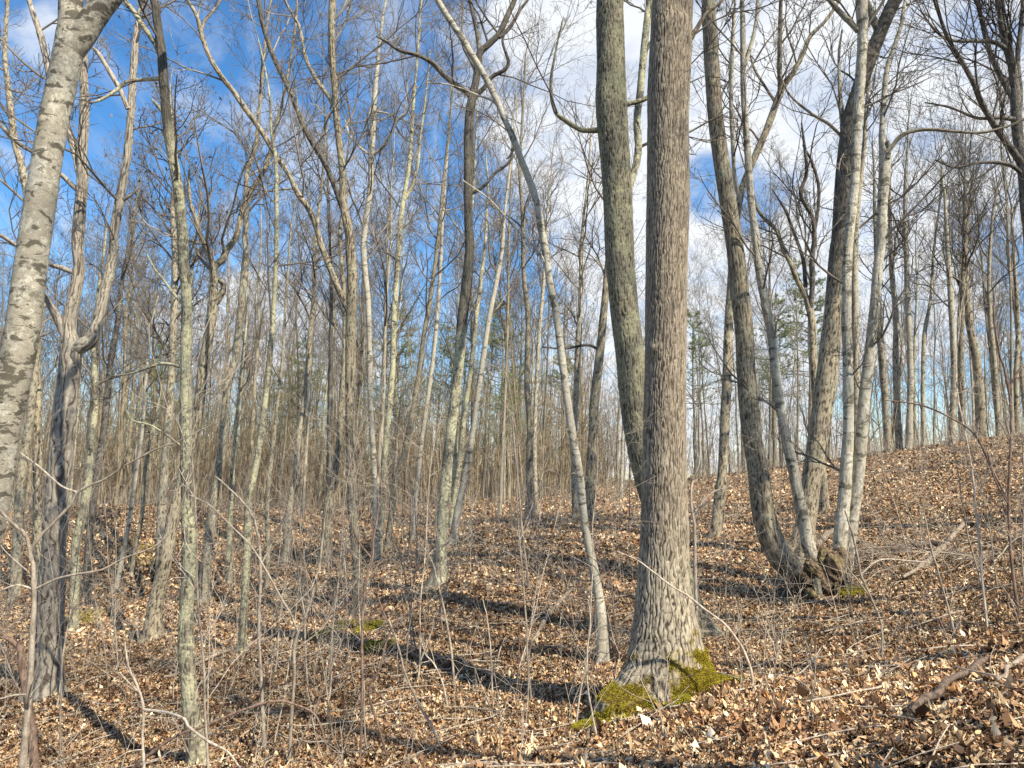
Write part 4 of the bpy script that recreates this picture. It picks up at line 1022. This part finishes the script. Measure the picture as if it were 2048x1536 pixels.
# ------------------------------------------------------------------ saplings near the camera, traced
def sapling(label, mat, stem, branches=(), D=None, tw=True, name='sapling', n2=3, n3=0, per_m=1.6, l1=(.15, .7), cs=.25, k=0.0, tmin=.0016):
    seed = (sum(map(ord, label)) * 13) % 99991
    g = np.random.default_rng(seed)
    if D is None: D = hit(stem[0][0], stem[0][1]) or 10
    pl, ra = to3(stem, D, g, 0, k)
    zb = float(zg(pl[0, 0], pl[0, 1]))
    if pl[0, 2] > zb - .05:
        pl = np.vstack([[pl[0, 0], pl[0, 1], zb - .06], pl]) if pl[0, 2] > zb + .02 else np.vstack([pl[0] - [0, 0, .1], pl]); ra = np.concatenate([[ra[0] * 1.05], ra])
    base = np.array([pl[0, 0], pl[0, 1], zb])
    root = empty(name, base, label, 'sapling' if name == 'sapling' else name.split('_')[-1])
    if name != 'dead_snag': ra = ra * (.68 if mat == 'redstem' else .85)
    sp, sr = catmull(pl, ra, .03)
    sp = sp + np.cumsum(g.normal(0, .0022, sp.shape), 0) * np.linspace(0, 1, len(sp))[:, None]
    sr = sr * (1 + g.normal(0, .04, len(sr)) + .28 * (g.random(len(sr)) > .93))
    V, Q = tubes(sp[None], sr[None], 10); mk('stem', V, Q=Q, mat=M[mat], parent=root, origin=base)
    polys = [resample(sp, sr, 20)]
    for bi, b in enumerate(branches):
        proj = proj_px(sp); j = int(np.argmin((proj[:, 0] - b[0][0]) ** 2 + (proj[:, 1] - b[0][1]) ** 2))
        lp, lr = to3(b, sp[j, 1], g, 0, g.uniform(-.25, .25))
        if np.hypot(proj[j, 0] - b[0][0], proj[j, 1] - b[0][1]) < 12: lp[0] = sp[j]
        s2, r2 = catmull(lp, lr, .03)
        V, Q = tubes(s2[None], r2[None], 8); mk('branch', V, Q=Q, mat=M[mat], parent=root, origin=base)
        polys.append(resample(s2, r2, 16))
    if tw:
        V, Q, _ = crown_mesh([p[0] for p in polys], [p[1] for p in polys], [p[2] for p in polys], g, per_m, cs, l1, n2, n3, 0, tmin=tmin, up=.03)
        mk('crown', V, Q=Q, mat=M[mat], parent=root, origin=base)
    return root
sapling('pale grey sapling forking low, in front of the shaggy forked trunk', 'sapling', [(44, 1640, 14), (47, 1536, 13), (55, 1455, 12), (63, 1370, 11), (68, 1284, 10), (71, 1182, 9), (68, 1131, 9), (63, 1107, 8), (89, 1072, 6), (116, 1045, 6), (147, 1011, 6), (157, 989, 6), (212, 961, 5), (260, 931, 4), (307, 907, 4), (355, 890, 3), (400, 868, 2.5), (440, 850, 2)],
        [[(64, 1108, 7), (51, 1069, 6), (27, 1049, 6), (0, 1021, 5), (-20, 1000, 4)], [(157, 989, 3), (171, 958, 3), (185, 927, 3), (183, 905, 2)], [(155, 990, 4), (123, 972, 3), (79, 934, 3), (40, 905, 2)],
         [(71, 1172, 4), (113, 1158, 4), (150, 1149, 4), (205, 1139, 3.5), (246, 1117, 3), (308, 1093, 3), (359, 1049, 2)], [(70, 1180, 4), (34, 1170, 3), (0, 1182, 3), (-20, 1190, 2)], [(60, 1395, 4), (30, 1390, 3), (0, 1398, 3)]], D=5.2, per_m=1.2)
sapling('broken dark snag with a pale snapped top at the left edge', 'redstem', [(70, 1560, 15), (68, 1524, 15), (62, 1455, 14), (48, 1387, 12), (38, 1330, 12), (34, 1297, 12), (37, 1290, 9)], [[(36, 1295, 9), (22, 1282, 8), (0, 1265, 8), (-15, 1258, 7)]], D=7.4, tw=False, name='dead_snag')
sapling('thin upright sapling rising between the lichen-speckled trunk and the centre', 'furrow_s' if False else 'sapling', [(528, 1500, 8), (526, 1430, 8), (523, 1353, 7), (519, 1250, 7), (523, 1131, 7), (516, 1062, 6), (505, 1030, 5), (480, 1000, 4), (430, 955, 3)],
        [[(523, 1130, 4), (538, 1100, 4), (546, 1082, 4), (556, 1072, 3)], [(523, 1110, 3), (560, 1050, 3), (600, 1010, 2)]])
sapling('thin forking sapling with long arching left branch', 'sapling', [(578, 1524, 8), (583, 1440, 7), (588, 1353, 7), (588, 1301, 7), (595, 1264, 6), (615, 1216, 6), (636, 1131, 5), (643, 1079, 4), (650, 1010, 3)],
        [[(593, 1266, 4), (580, 1225, 4), (564, 1199, 4), (530, 1137, 4), (500, 1090, 3), (455, 1045, 3), (420, 1011, 3), (380, 990, 2)], [(590, 1300, 3), (640, 1260, 3), (690, 1195, 3), (720, 1150, 2)]])
sapling('reddish dark whip-like stem in front of the tree with two long dark limbs', 'redstem', [(716, 1536, 8), (721, 1500, 7), (724, 1353, 7), (723, 1250, 7), (728, 1165, 6), (742, 1113, 6), (748, 1062, 6), (757, 1011, 5), (762, 961, 4), (750, 900, 3)], [[(740, 1120, 4), (715, 1080, 3), (700, 1040, 3)], [(727, 1180, 3), (690, 1215, 3), (660, 1240, 2)]])
sapling('crooked dark sapling with a dangling side twig, low in the centre', 'redstem', [(778, 1530, 7), (760, 1465, 6), (742, 1410, 6), (740, 1372, 6), (759, 1336, 6), (772, 1284, 6), (786, 1254, 5), (817, 1226, 4), (851, 1202, 3), (880, 1180, 2)], [[(784, 1256, 4), (765, 1220, 3), (755, 1190, 3)], [(740, 1375, 3), (765, 1395, 3), (800, 1440, 2.5), (850, 1500, 2)]])
sapling('pale bending stem below the centre tree', 'sapling', [(882, 1500, 5), (862, 1450, 5), (844, 1421, 5), (817, 1363, 5), (803, 1319, 4), (793, 1284, 4), (780, 1240, 3)])
sapling('straight thin sapling before the foot of the dark-topped centre tree', 'sapling', [(909, 1375, 5), (902, 1301, 5), (892, 1243, 5), (882, 1196, 4), (871, 1158, 4), (862, 1130, 3), (835, 1090, 2)])
sapling('short bent stem beside two straight wands on the open litter', 'sapling', [(895, 1418, 5), (885, 1363, 4), (868, 1328, 4), (851, 1308, 3), (838, 1270, 2)])
sapling('upright grey sapling in the middle of the open leaf slope', 'furrow' if False else 'sapling', [(1058, 1180, 7), (1052, 1124, 6), (1046, 1079, 6), (1041, 1011, 5), (1032, 910, 4), (1022, 830, 3)], per_m=1.0)
sapling('very thin wand standing on the open slope below the grey sapling', 'redstem', [(1030, 1421, 3.5), (1037, 1319, 3), (1037, 1182, 3), (1032, 1113, 3), (1030, 1040, 2)])
sapling('thin wand left of the very thin one, rooted on bright leaves', 'sapling', [(986, 1421, 4), (984, 1370, 4), (981, 1319, 3), (976, 1267, 3), (965, 1200, 2)])
sapling('thin stem between the split birch foot and the massive oak', 'redstem', [(1238, 1325, 5), (1232, 1270, 5), (1227, 1216, 4), (1223, 1165, 4), (1213, 1124, 3), (1193, 1079, 3), (1170, 1040, 2)], [[(1224, 1170, 3), (1200, 1130, 2), (1170, 1105, 2)]])
sapling('curving pale wand at the left foot of the massive oak', 'sapling', [(1203, 1536, 5), (1196, 1490, 5), (1186, 1438, 4), (1176, 1370, 4), (1176, 1300, 4), (1184, 1250, 3), (1180, 1200, 2)], D=6.6)
sapling('tan sapling close against the right side of the massive oak', 'sapling', [(1393, 1222, 8), (1391, 1148, 8), (1391, 1062, 7), (1386, 1028, 7), (1384, 980, 5), (1400, 930, 4), (1398, 860, 3)], [[(1387, 1030, 4), (1400, 1010, 4), (1425, 985, 3), (1450, 975, 2)]], D=9.0)
sapling('crooked sapling with many fine twigs below the root mound', 'sapling', [(1763, 1325, 6), (1762, 1250, 5), (1741, 1196, 5), (1721, 1148, 5), (1712, 1096, 5), (1700, 1050, 4), (1690, 1020, 3)], [[(1722, 1150, 3), (1760, 1120, 3), (1820, 1122, 3), (1862, 1125, 2)], [(1742, 1198, 3), (1715, 1160, 3), (1693, 1130, 3), (1700, 1080, 2)]], n2=5, per_m=5)
sapling('long pale arching whip crossing the foot of the massive oak', 'sapling', [(1504, 1350, 6), (1492, 1312, 6), (1478, 1284, 6), (1451, 1250, 6), (1416, 1223, 5), (1382, 1196, 5), (1348, 1175, 4), (1306, 1142, 4), (1275, 1121, 3), (1240, 1105, 2.5)], D=6.7, per_m=.8)
sapling('thin stem on the right slope beyond the crooked twiggy sapling', 'sapling', [(1912, 1284, 5), (1895, 1216, 4), (1874, 1148, 4), (1861, 1107, 4), (1850, 1060, 3), (1840, 1010, 2)])
sapling('tall forking sapling by the right edge in front of the hilltop', 'redstem', [(2040, 1240, 8), (2030, 1180, 8), (2022, 1100, 7), (2018, 995, 7), (2021, 842, 6), (2014, 767, 6), (1997, 705, 5), (1987, 647, 4), (1984, 590, 3)], [[(2017, 775, 4), (2035, 745, 4), (2046, 730, 3)], [(2018, 1000, 4), (1985, 940, 4), (1950, 870, 4), (1900, 835, 3), (1840, 810, 3), (1770, 800, 2)], [(2020, 1010, 3), (1990, 960, 3), (1975, 905, 3)]], per_m=2, n2=4)
sapling('pale sinuous shrub branch crossing the foot of the lichen-speckled trunk', 'sapling', [(289, 1540, 6), (287, 1480, 5), (290, 1418, 5), (284, 1384, 5), (270, 1346, 4), (263, 1319, 4), (258, 1280, 3)], [[(290, 1415, 5), (335, 1425, 5), (369, 1438, 5), (376, 1452, 5), (417, 1483, 5), (455, 1503, 4), (480, 1536, 3)], [(372, 1440, 3), (390, 1400, 3), (398, 1370, 2), (428, 1345, 2)], [(283, 1384, 3), (262, 1370, 3), (240, 1345, 2)]], D=6.2)
sapling('dark bowed stem arching over the litter at the foot of the lichen-speckled trunk', 'redstem', [(263, 1545, 8), (308, 1503, 8), (359, 1469, 7), (410, 1452, 7), (478, 1425, 6), (547, 1407, 6), (598, 1418, 5), (632, 1438, 5), (650, 1480, 4)], D=6.9, name='arched_stem', per_m=1)
# more slender saplings in the undergrowth, alike
g = np.random.default_rng(31)
def sap_proto(seed):
    g = np.random.default_rng(seed); H = 3.2
    A = grow(np.array([[0, 0, -.08]]), np.array([[g.normal(0, .12), g.normal(0, .12), 1.]]), np.array([H]), 14, g, .06, .02)
    R = .011 * np.linspace(1, .2, 14)[None]
    st = tubes(A, R, 7)
    V, Q, _ = crown_mesh([A[0]], [R[0]], [H], g, 5.5, .22, (.3, 1.1), 4, 2, 0, tmin=.0022, up=.04, a1=(.5, 1.2))
    return st, (V, Q)
SP = [sap_proto(600 + i) for i in range(6)]
SD = {}
cnt = 0
while cnt < 150:
    y = math.sqrt(g.uniform(8.5 ** 2, 30 ** 2)) if cnt % 4 else g.uniform(6.5, 13); u = g.uniform(-.7, .66); x = u * y
    if u > .1 and g.random() > .45: continue
    k = int(g.integers(6)); s = g.uniform(.5, 1.25); cnt += 1
    root = empty('sapling', (x, y, float(zg(x, y))), 'slender bare sapling with thin tan stem growing from the leaf litter', 'sapling', 'slender saplings in the undergrowth')
    root.scale = (s, s, s); root.rotation_euler = (0, 0, g.uniform(0, 6.28))
    if k not in SD:
        a = mk('stem', SP[k][0][0], Q=SP[k][0][1], mat=M['sapling'], parent=root); b = mk('crown', SP[k][1][0], Q=SP[k][1][1], mat=M['sapling'], parent=root); SD[k] = (a, b)
    else:
        for o in SD[k]:
            c = o.copy(); COL.objects.link(c); c.parent = root

# ------------------------------------------------------------------ fallen wood
def log(name, label, mat, pts, sink=.55, up=0.0, cat='log'):
    seed = (sum(map(ord, label)) * 3) % 9999
    out = []; ra = []
    for (px, py, w) in pts:
        D = hit(px, py) or 12
        p = P(px, py, D); r = w / 2 / F * np.linalg.norm(p - np.array([0, 0, EYE]))
        out.append([p[0], p[1], float(zg(p[0], p[1])) + r * sink + .02 + up]); ra.append(r)
    out = np.array(out); ra = np.array(ra) * .85; gj = np.random.default_rng(seed)
    o2, r2 = catmull(out, ra, .22); L_ = len(o2)
    o2[1:-1] += gj.normal(0, .011, (max(L_ - 2, 0), 3)) * [1, 1, .5]; r2 = r2 * gj.uniform(.72, 1.15, L_); r2[-1] *= .4
    sp, sr = catmull(o2, r2, .03)
    V, Q, T, gr = trunk_mesh(sp, sr, 22, 'plain', seed)
    # second cap
    V = np.vstack([V, sp[0]]); S = 22
    T = np.vstack([T, np.stack([(np.arange(S) + 1) % S, np.arange(S), np.full(S, len(V) - 1)], -1)])
    gr = np.append(gr, .5)
    base = sp[0]
    o = mk(name, V, Q=Q, T=T, mat=M[mat], attrs={'groove': gr}, origin=base); o.location = base
    o['label'] = label; o['category'] = cat
    return o
log('fallen_log', 'pale debarked pole lying on the open leaf slope left of the split birch', 'log', [(1042, 1329, 10), (1072, 1280, 11), (1100, 1233, 11), (1138, 1189, 9), (1155, 1165, 6)])
log('fallen_branch', 'thick brown fallen branch on leaves at the lower right', 'darklog', [(1826, 1450, 11), (1858, 1425, 14), (1895, 1401, 14), (1946, 1366, 14), (1980, 1338, 10)], up=.05, cat='branch')
log('fallen_branch', 'grey stick at the right edge above the thick brown fallen branch', 'log', [(1995, 1378, 9), (2020, 1355, 10), (2048, 1335, 9), (2080, 1312, 7)], up=.03, cat='branch')
log('fallen_branch', 'pale weathered stick under the thick brown fallen branch', 'log', [(1868, 1440, 9), (1900, 1420, 10), (1930, 1400, 8)], cat='branch')
log('fallen_branch', 'stick lying along the bottom edge under the thick brown branch', 'log', [(1640, 1520, 7), (1700, 1522, 8), (1760, 1524, 6), (1800, 1515, 4)], cat='branch')
log('fallen_log', 'long pale pole propped on the slope right of the root mound', 'log', [(1806, 1168, 9), (1867, 1127, 10), (1912, 1079, 10), (1939, 1049, 8)], up=.06)
log('fallen_log', 'short bright log lodged between the stems of the clump', 'log', [(1632, 1108, 15), (1650, 1088, 16), (1668, 1070, 13)], up=.06)
log('fallen_branch', 'orange-brown stick lying under the root mound', 'log', [(1616, 1208, 5), (1650, 1203, 7), (1700, 1198, 5)], cat='branch')
log('fallen_log', 'dark rotting log with a hollow beneath, right of the clump', 'darklog', [(1700, 1130, 9), (1740, 1120, 15), (1790, 1108, 18), (1850, 1100, 15), (1900, 1094, 6)], up=.02)
log('fallen_branch', 'thin bent branch by the left bank at the foot of the spotted thin trunk', 'log', [(328, 1366, 6), (370, 1350, 7), (410, 1332, 7), (455, 1312, 7), (506, 1295, 7), (560, 1274, 5)], up=.03, cat='branch')
log('fallen_branch', 'pale stick on the crest below the upright brownish trunk', 'log', [(965, 1050, 5), (1000, 1038, 5), (1030, 1028, 4)], cat='branch')
log('fallen_branch', 'crooked stick left of the massive oak high on the slope', 'log', [(1238, 1092, 6), (1256, 1064, 6), (1276, 1048, 5)], cat='branch')
log('fallen_log', 'dark half-buried log beyond the massive oak on its right', 'darklog', [(1392, 1097, 8), (1440, 1092, 9), (1490, 1089, 8)])
log('fallen_branch', 'pale twiggy stick running down from the root mound', 'log', [(1560, 1205, 5), (1580, 1170, 7), (1590, 1150, 6)], cat='branch')
log('fallen_branch', 'bright slanting stick against the left side of the massive oak', 'log', [(1238, 1252, 6), (1262, 1238, 6), (1280, 1228, 5)], cat='branch')
log('fallen_branch', 'stick on the far hillside right of the clump', 'log', [(1745, 958, 5), (1775, 946, 5), (1825, 938, 4)], cat='branch')
log('fallen_branch', 'weathered stick on the slope below the orange-brown one', 'log', [(1490, 1250, 6), (1530, 1235, 6), (1580, 1225, 4)], cat='branch')

def brush(label, px, py, n, seed, spread=1.0):
    g = np.random.default_rng(seed); D = hit(px, py); c = P(px, py, D)
    x = c[0] + g.normal(0, .55 * spread, n); y = c[1] + g.normal(0, .4 * spread, n)
    st = np.stack([x, y, zg(x, y) + g.uniform(0, .15, n)], -1); a = g.uniform(0, 2 * pi, n)
    d = np.stack([np.cos(a), .6 * np.sin(a), g.uniform(.05, .8, n)], -1); L = g.uniform(.5, 1.7, n)
    A = grow(st, d, L, 9, g, .10, -.07); RA = g.uniform(.003, .011, n)[:, None] * np.linspace(1, .3, 9)[None]
    bag = Bag(); bag.add(*tubes(A, RA, 5))
    p, d2, L2, r = kids(A, RA, L, 5, g, .2, 1, .4, 1.1, .5, .6); B = grow(p, d2, L2, 6, g, .15, -.02)
    bag.add(*tubes(B, np.maximum(r[:, None] * np.linspace(1, .5, 6)[None], .0016), 3)); V, Q = bag.get()
    o = mk('brushwood', V, Q=Q, mat=M['sapling'], origin=c); o.location = c; o['label'] = label; o['kind'] = 'stuff'
brush('tangle of fine dead branches beside the multi-stemmed clump', 1790, 1115, 46, 5)
brush('fine roots and dead twigs caught on the root mound', 1655, 1180, 30, 15, .35)
brush('thin brush and dead stems at the split foot of the leaning birch', 1225, 1310, 26, 6, .5)
brush('fine brush on the shaded slope under the sweeping boughs', 1960, 1120, 30, 7, 1.3)
brush('low brush on the gully bank left of the mossy patch', 210, 1110, 40, 8, 2.2)
# ------------------------------------------------------------------ root mound of the clump and moss
def lump(name, centre, rx, ry, rz, mat, parent=None, seed=0, nz=.25, origin=None, seg=64):
    th = np.linspace(0, 2 * pi, seg, endpoint=False); ph = np.linspace(0, pi, seg // 2)
    TH, PH = np.meshgrid(th, ph)
    d = np.stack([np.sin(PH) * np.cos(TH), np.sin(PH) * np.sin(TH), np.cos(PH)], -1)
    nn = fbm(d[..., 0] * 3 + 5 + d[..., 2] * 1.7, d[..., 1] * 3 + 9 - d[..., 2] * 1.3, seed, 4) - .45
    n3 = fbm(d[..., 0] * 11 + 5 + d[..., 2] * 7, d[..., 1] * 11 + 9 - d[..., 2] * 5, seed + 3, 3) - .45
    R = 1 + nz * 2 * nn + nz * .7 * n3
    V = (d * R[..., None] * np.array([rx, ry, rz])).reshape(-1, 3) + np.array(centre)
    r, c = TH.shape
    i = np.arange(r - 1)[:, None] * c; q = np.arange(c)[None]; q1 = (q + 1) % c
    Q = np.stack([i + q, i + c + q, i + c + q1, i + q1], -1).reshape(-1, 4)
    return mk(name, V, Q=Q, mat=mat, parent=parent, origin=origin, attrs={'groove': np.clip(.5 + n3.ravel() * 3, 0, 1)})
def px_point(px, py, D): return P(px, py, D)
broot, bbase = clump[0], clump[1]
c = P(1655, 1150, CL)
for (px, py, a, b_, hh, sd, dy) in [(1660, 1138, .24, .20, .26, 1, -.12), (1625, 1142, .20, .18, .17, 2, -.12), (1634, 1178, .07, .08, .32, 3, -.22), (1694, 1168, .08, .10, .34, 4, -.15), (1680, 1125, .15, .14, .21, 5, -.1),
        (1645, 1118, .15, .14, .17, 6, 0), (1650, 1166, .10, .09, .15, 7, -.22), (1606, 1158, .12, .13, .13, 2, -.15), (1668, 1158, .08, .08, .22, 9, -.2), (1710, 1180, .10, .12, .10, 11, -.1), (1622, 1190, .09, .12, .09, 12, -.25)]:
    lump('root_mound', P(px, py, CL + dy), a, b_, hh, M['mound'] if sd not in (3, 4) else M['lichen'], parent=broot, seed=40 + sd, nz=.42, origin=bbase)

def blades(name, base_pts, normals, mat, parent, seed, size=(.006, .016), col=(.20, .20, .025), origin=None):
    g = np.random.default_rng(seed); n = len(base_pts)
    nn = unit(normals + g.normal(0, .45, (n, 3))); q = unit(np.cross(nn, g.normal(0, 1, (n, 3))))
    h = g.uniform(size[0], size[1], n)[:, None]; w = h * .38
    V = np.stack([base_pts - q * w, base_pts + q * w, base_pts + nn * h], 1).reshape(-1, 3)
    T = np.arange(len(V)).reshape(-1, 3)
    cc = np.array(col) * g.uniform(.45, 1.35, (n, 1)); br = g.random(n) < .16; cc[br] = np.array([.17, .09, .03]) * g.uniform(.6, 1.3, (br.sum(), 1))
    return mk(name, V, T=T, mat=mat, parent=parent, col=np.repeat(cc[:, None], 3, 1).reshape(-1, 3), origin=origin, smooth=False)
# moss on the oak's foot: points on its bark, inside patches
oroot, obase, osp, osr = oak
om = [c_ for c_ in oroot.children if c_.name.startswith('trunk')][0].data
nv = len(om.vertices); co = np.empty(nv * 3, np.float32); om.vertices.foreach_get('co', co); co = co.reshape(-1, 3) + obase
no_ = np.empty(nv * 3, np.float32); om.vertices.foreach_get('normal', no_); no_ = no_.reshape(-1, 3)
pp = proj_px(co); hz = co[:, 2] - zg(co[:, 0], co[:, 1])
sel0 = (hz < .75) & (hz > -.05)
nz_ = fbm(co[:, 0] * 9, co[:, 2] * 9 + co[:, 1] * 4, 5, 4) - .45
ux = (co[:, 0] - obase[0])
lim = np.where(ux > -.04, .36 - .10 * np.abs(ux - .2) / .3, np.where(ux < -.18, .24, .06))
mask = sel0 & (np.random.default_rng(8).random(nv) < np.clip((lim + nz_ * .8 + .07 - hz) / .16, 0, 1) ** 1.5)
ii = np.where(mask)[0]
gg = np.random.default_rng(3)
pick = gg.choice(ii, 80000)
bp = co[pick] + gg.normal(0, .003, (80000, 3))
# thick cushions
cush = (fbm(bp[:, 0] * 14 + 3, bp[:, 2] * 14 + bp[:, 1] * 9, 15, 3) - .3).clip(0, 1) * .035
om_attr = om.attributes.new('mossy', 'FLOAT', 'POINT')
soft = np.clip((lim + nz_ * .8 + .10 - hz) / .14, 0, 1) * sel0; om_attr.data.foreach_set('value', soft.astype(np.float32))
blades('moss', bp + no_[pick] * cush[:, None], no_[pick], M['moss'], oroot, 6, size=(.004, .011), origin=obase, col=(.40, .335, .025))
def ground_moss(label, spots, n, seed, h=.05):
    g = np.random.default_rng(seed); B = []
    for (px, py, sx, sy) in spots:
        D = hit(px, py) or 15; c = P(px, py, D)
        x = c[0] + g.normal(0, sx, n); y = c[1] + g.normal(0, sy, n)
        r2 = ((x - c[0]) / (sx * 1.8)) ** 2 + ((y - c[1]) / (sy * 1.8)) ** 2 + (fbm(x * 6, y * 6, seed, 3) - .45) * 3
        k = r2 < 1; x = x[k]; y = y[k]
        z = zg(x, y) + .02 + h * (1 - r2[k]).clip(0, 1) ** .5 * fbm(x * 9, y * 9, seed + 2, 3)*1.8
        B.append(np.stack([x, y, z], -1))
    B = np.concatenate(B)
    o = blades('moss_patch', B, np.tile([0, 0, 1.], (len(B), 1)), M['moss'], None, seed, size=(.008, .020), col=(.42, .37, .035))
    o['kind'] = 'stuff'; o['label'] = label
ground_moss('bright green moss cushions spread on soil at the oak foot', [(1250, 1425, .16, .16), (1215, 1445, .12, .14), (1375, 1392, .07, .08), (1430, 1368, .14, .1), (1185, 1460, .1, .1), (1340, 1418, .1, .06)], 16000, 61, .07)
ground_moss('faded moss patches on the left gully bank and open slope', [(285, 1115, .5, .45), (740, 1262, .2, .2), (755, 1300, .15, .12), (665, 1265, .25, .2), (1700, 1192, .12, .15), (165, 1240, .3, .3)], 7000, 62, .08)

# ------------------------------------------------------------------ trees behind the camera whose shade falls on the slope
def shade_tree(x, y, k, s, rz, lab):
    return bg_tree(k, x, y, rz, s, lab, None)
for i, (x, y, k, s, lab) in enumerate([(8.0, -2.0, 1, 1.0, 'tall furrowed tree uphill, behind the viewpoint'), (1.6, -7, 5, .9, 'dark tree directly behind the viewpoint'), (10.5, -1.0, 0, 1.1, 'grey tree on the upper slope beyond the view'),
                                (-3.5, -6, 3, 1.0, 'lichen-grown tree downhill behind the viewpoint'), (8.6, 5.0, 1, .9, 'furrowed tree just outside the view, uphill'), (13, 2.5, 5, 1.0, 'dark tree high on the slope outside the view'),
                                (8.5, -6.0, 7, 1.2, 'broad tree on the slope well behind the viewpoint'), (12.5, 7.5, 0, .9, 'grey tree outside the view near the sweeping boughs'), (9.8, 2.2, 4, 1.0, 'pale tree beside the viewpoint, uphill'), (11.2, 3.9, 1, .95, 'furrowed tree uphill outside the view by the pale one'), (17, 6, 1, 1.0, 'furrowed tree on the ridge outside the view')]):
    shade_tree(x, y, k, s, i * 1.1, lab)
print('objects', len(bpy.data.objects), 'tris', sum(len(m.polygons) for m in bpy.data.meshes))
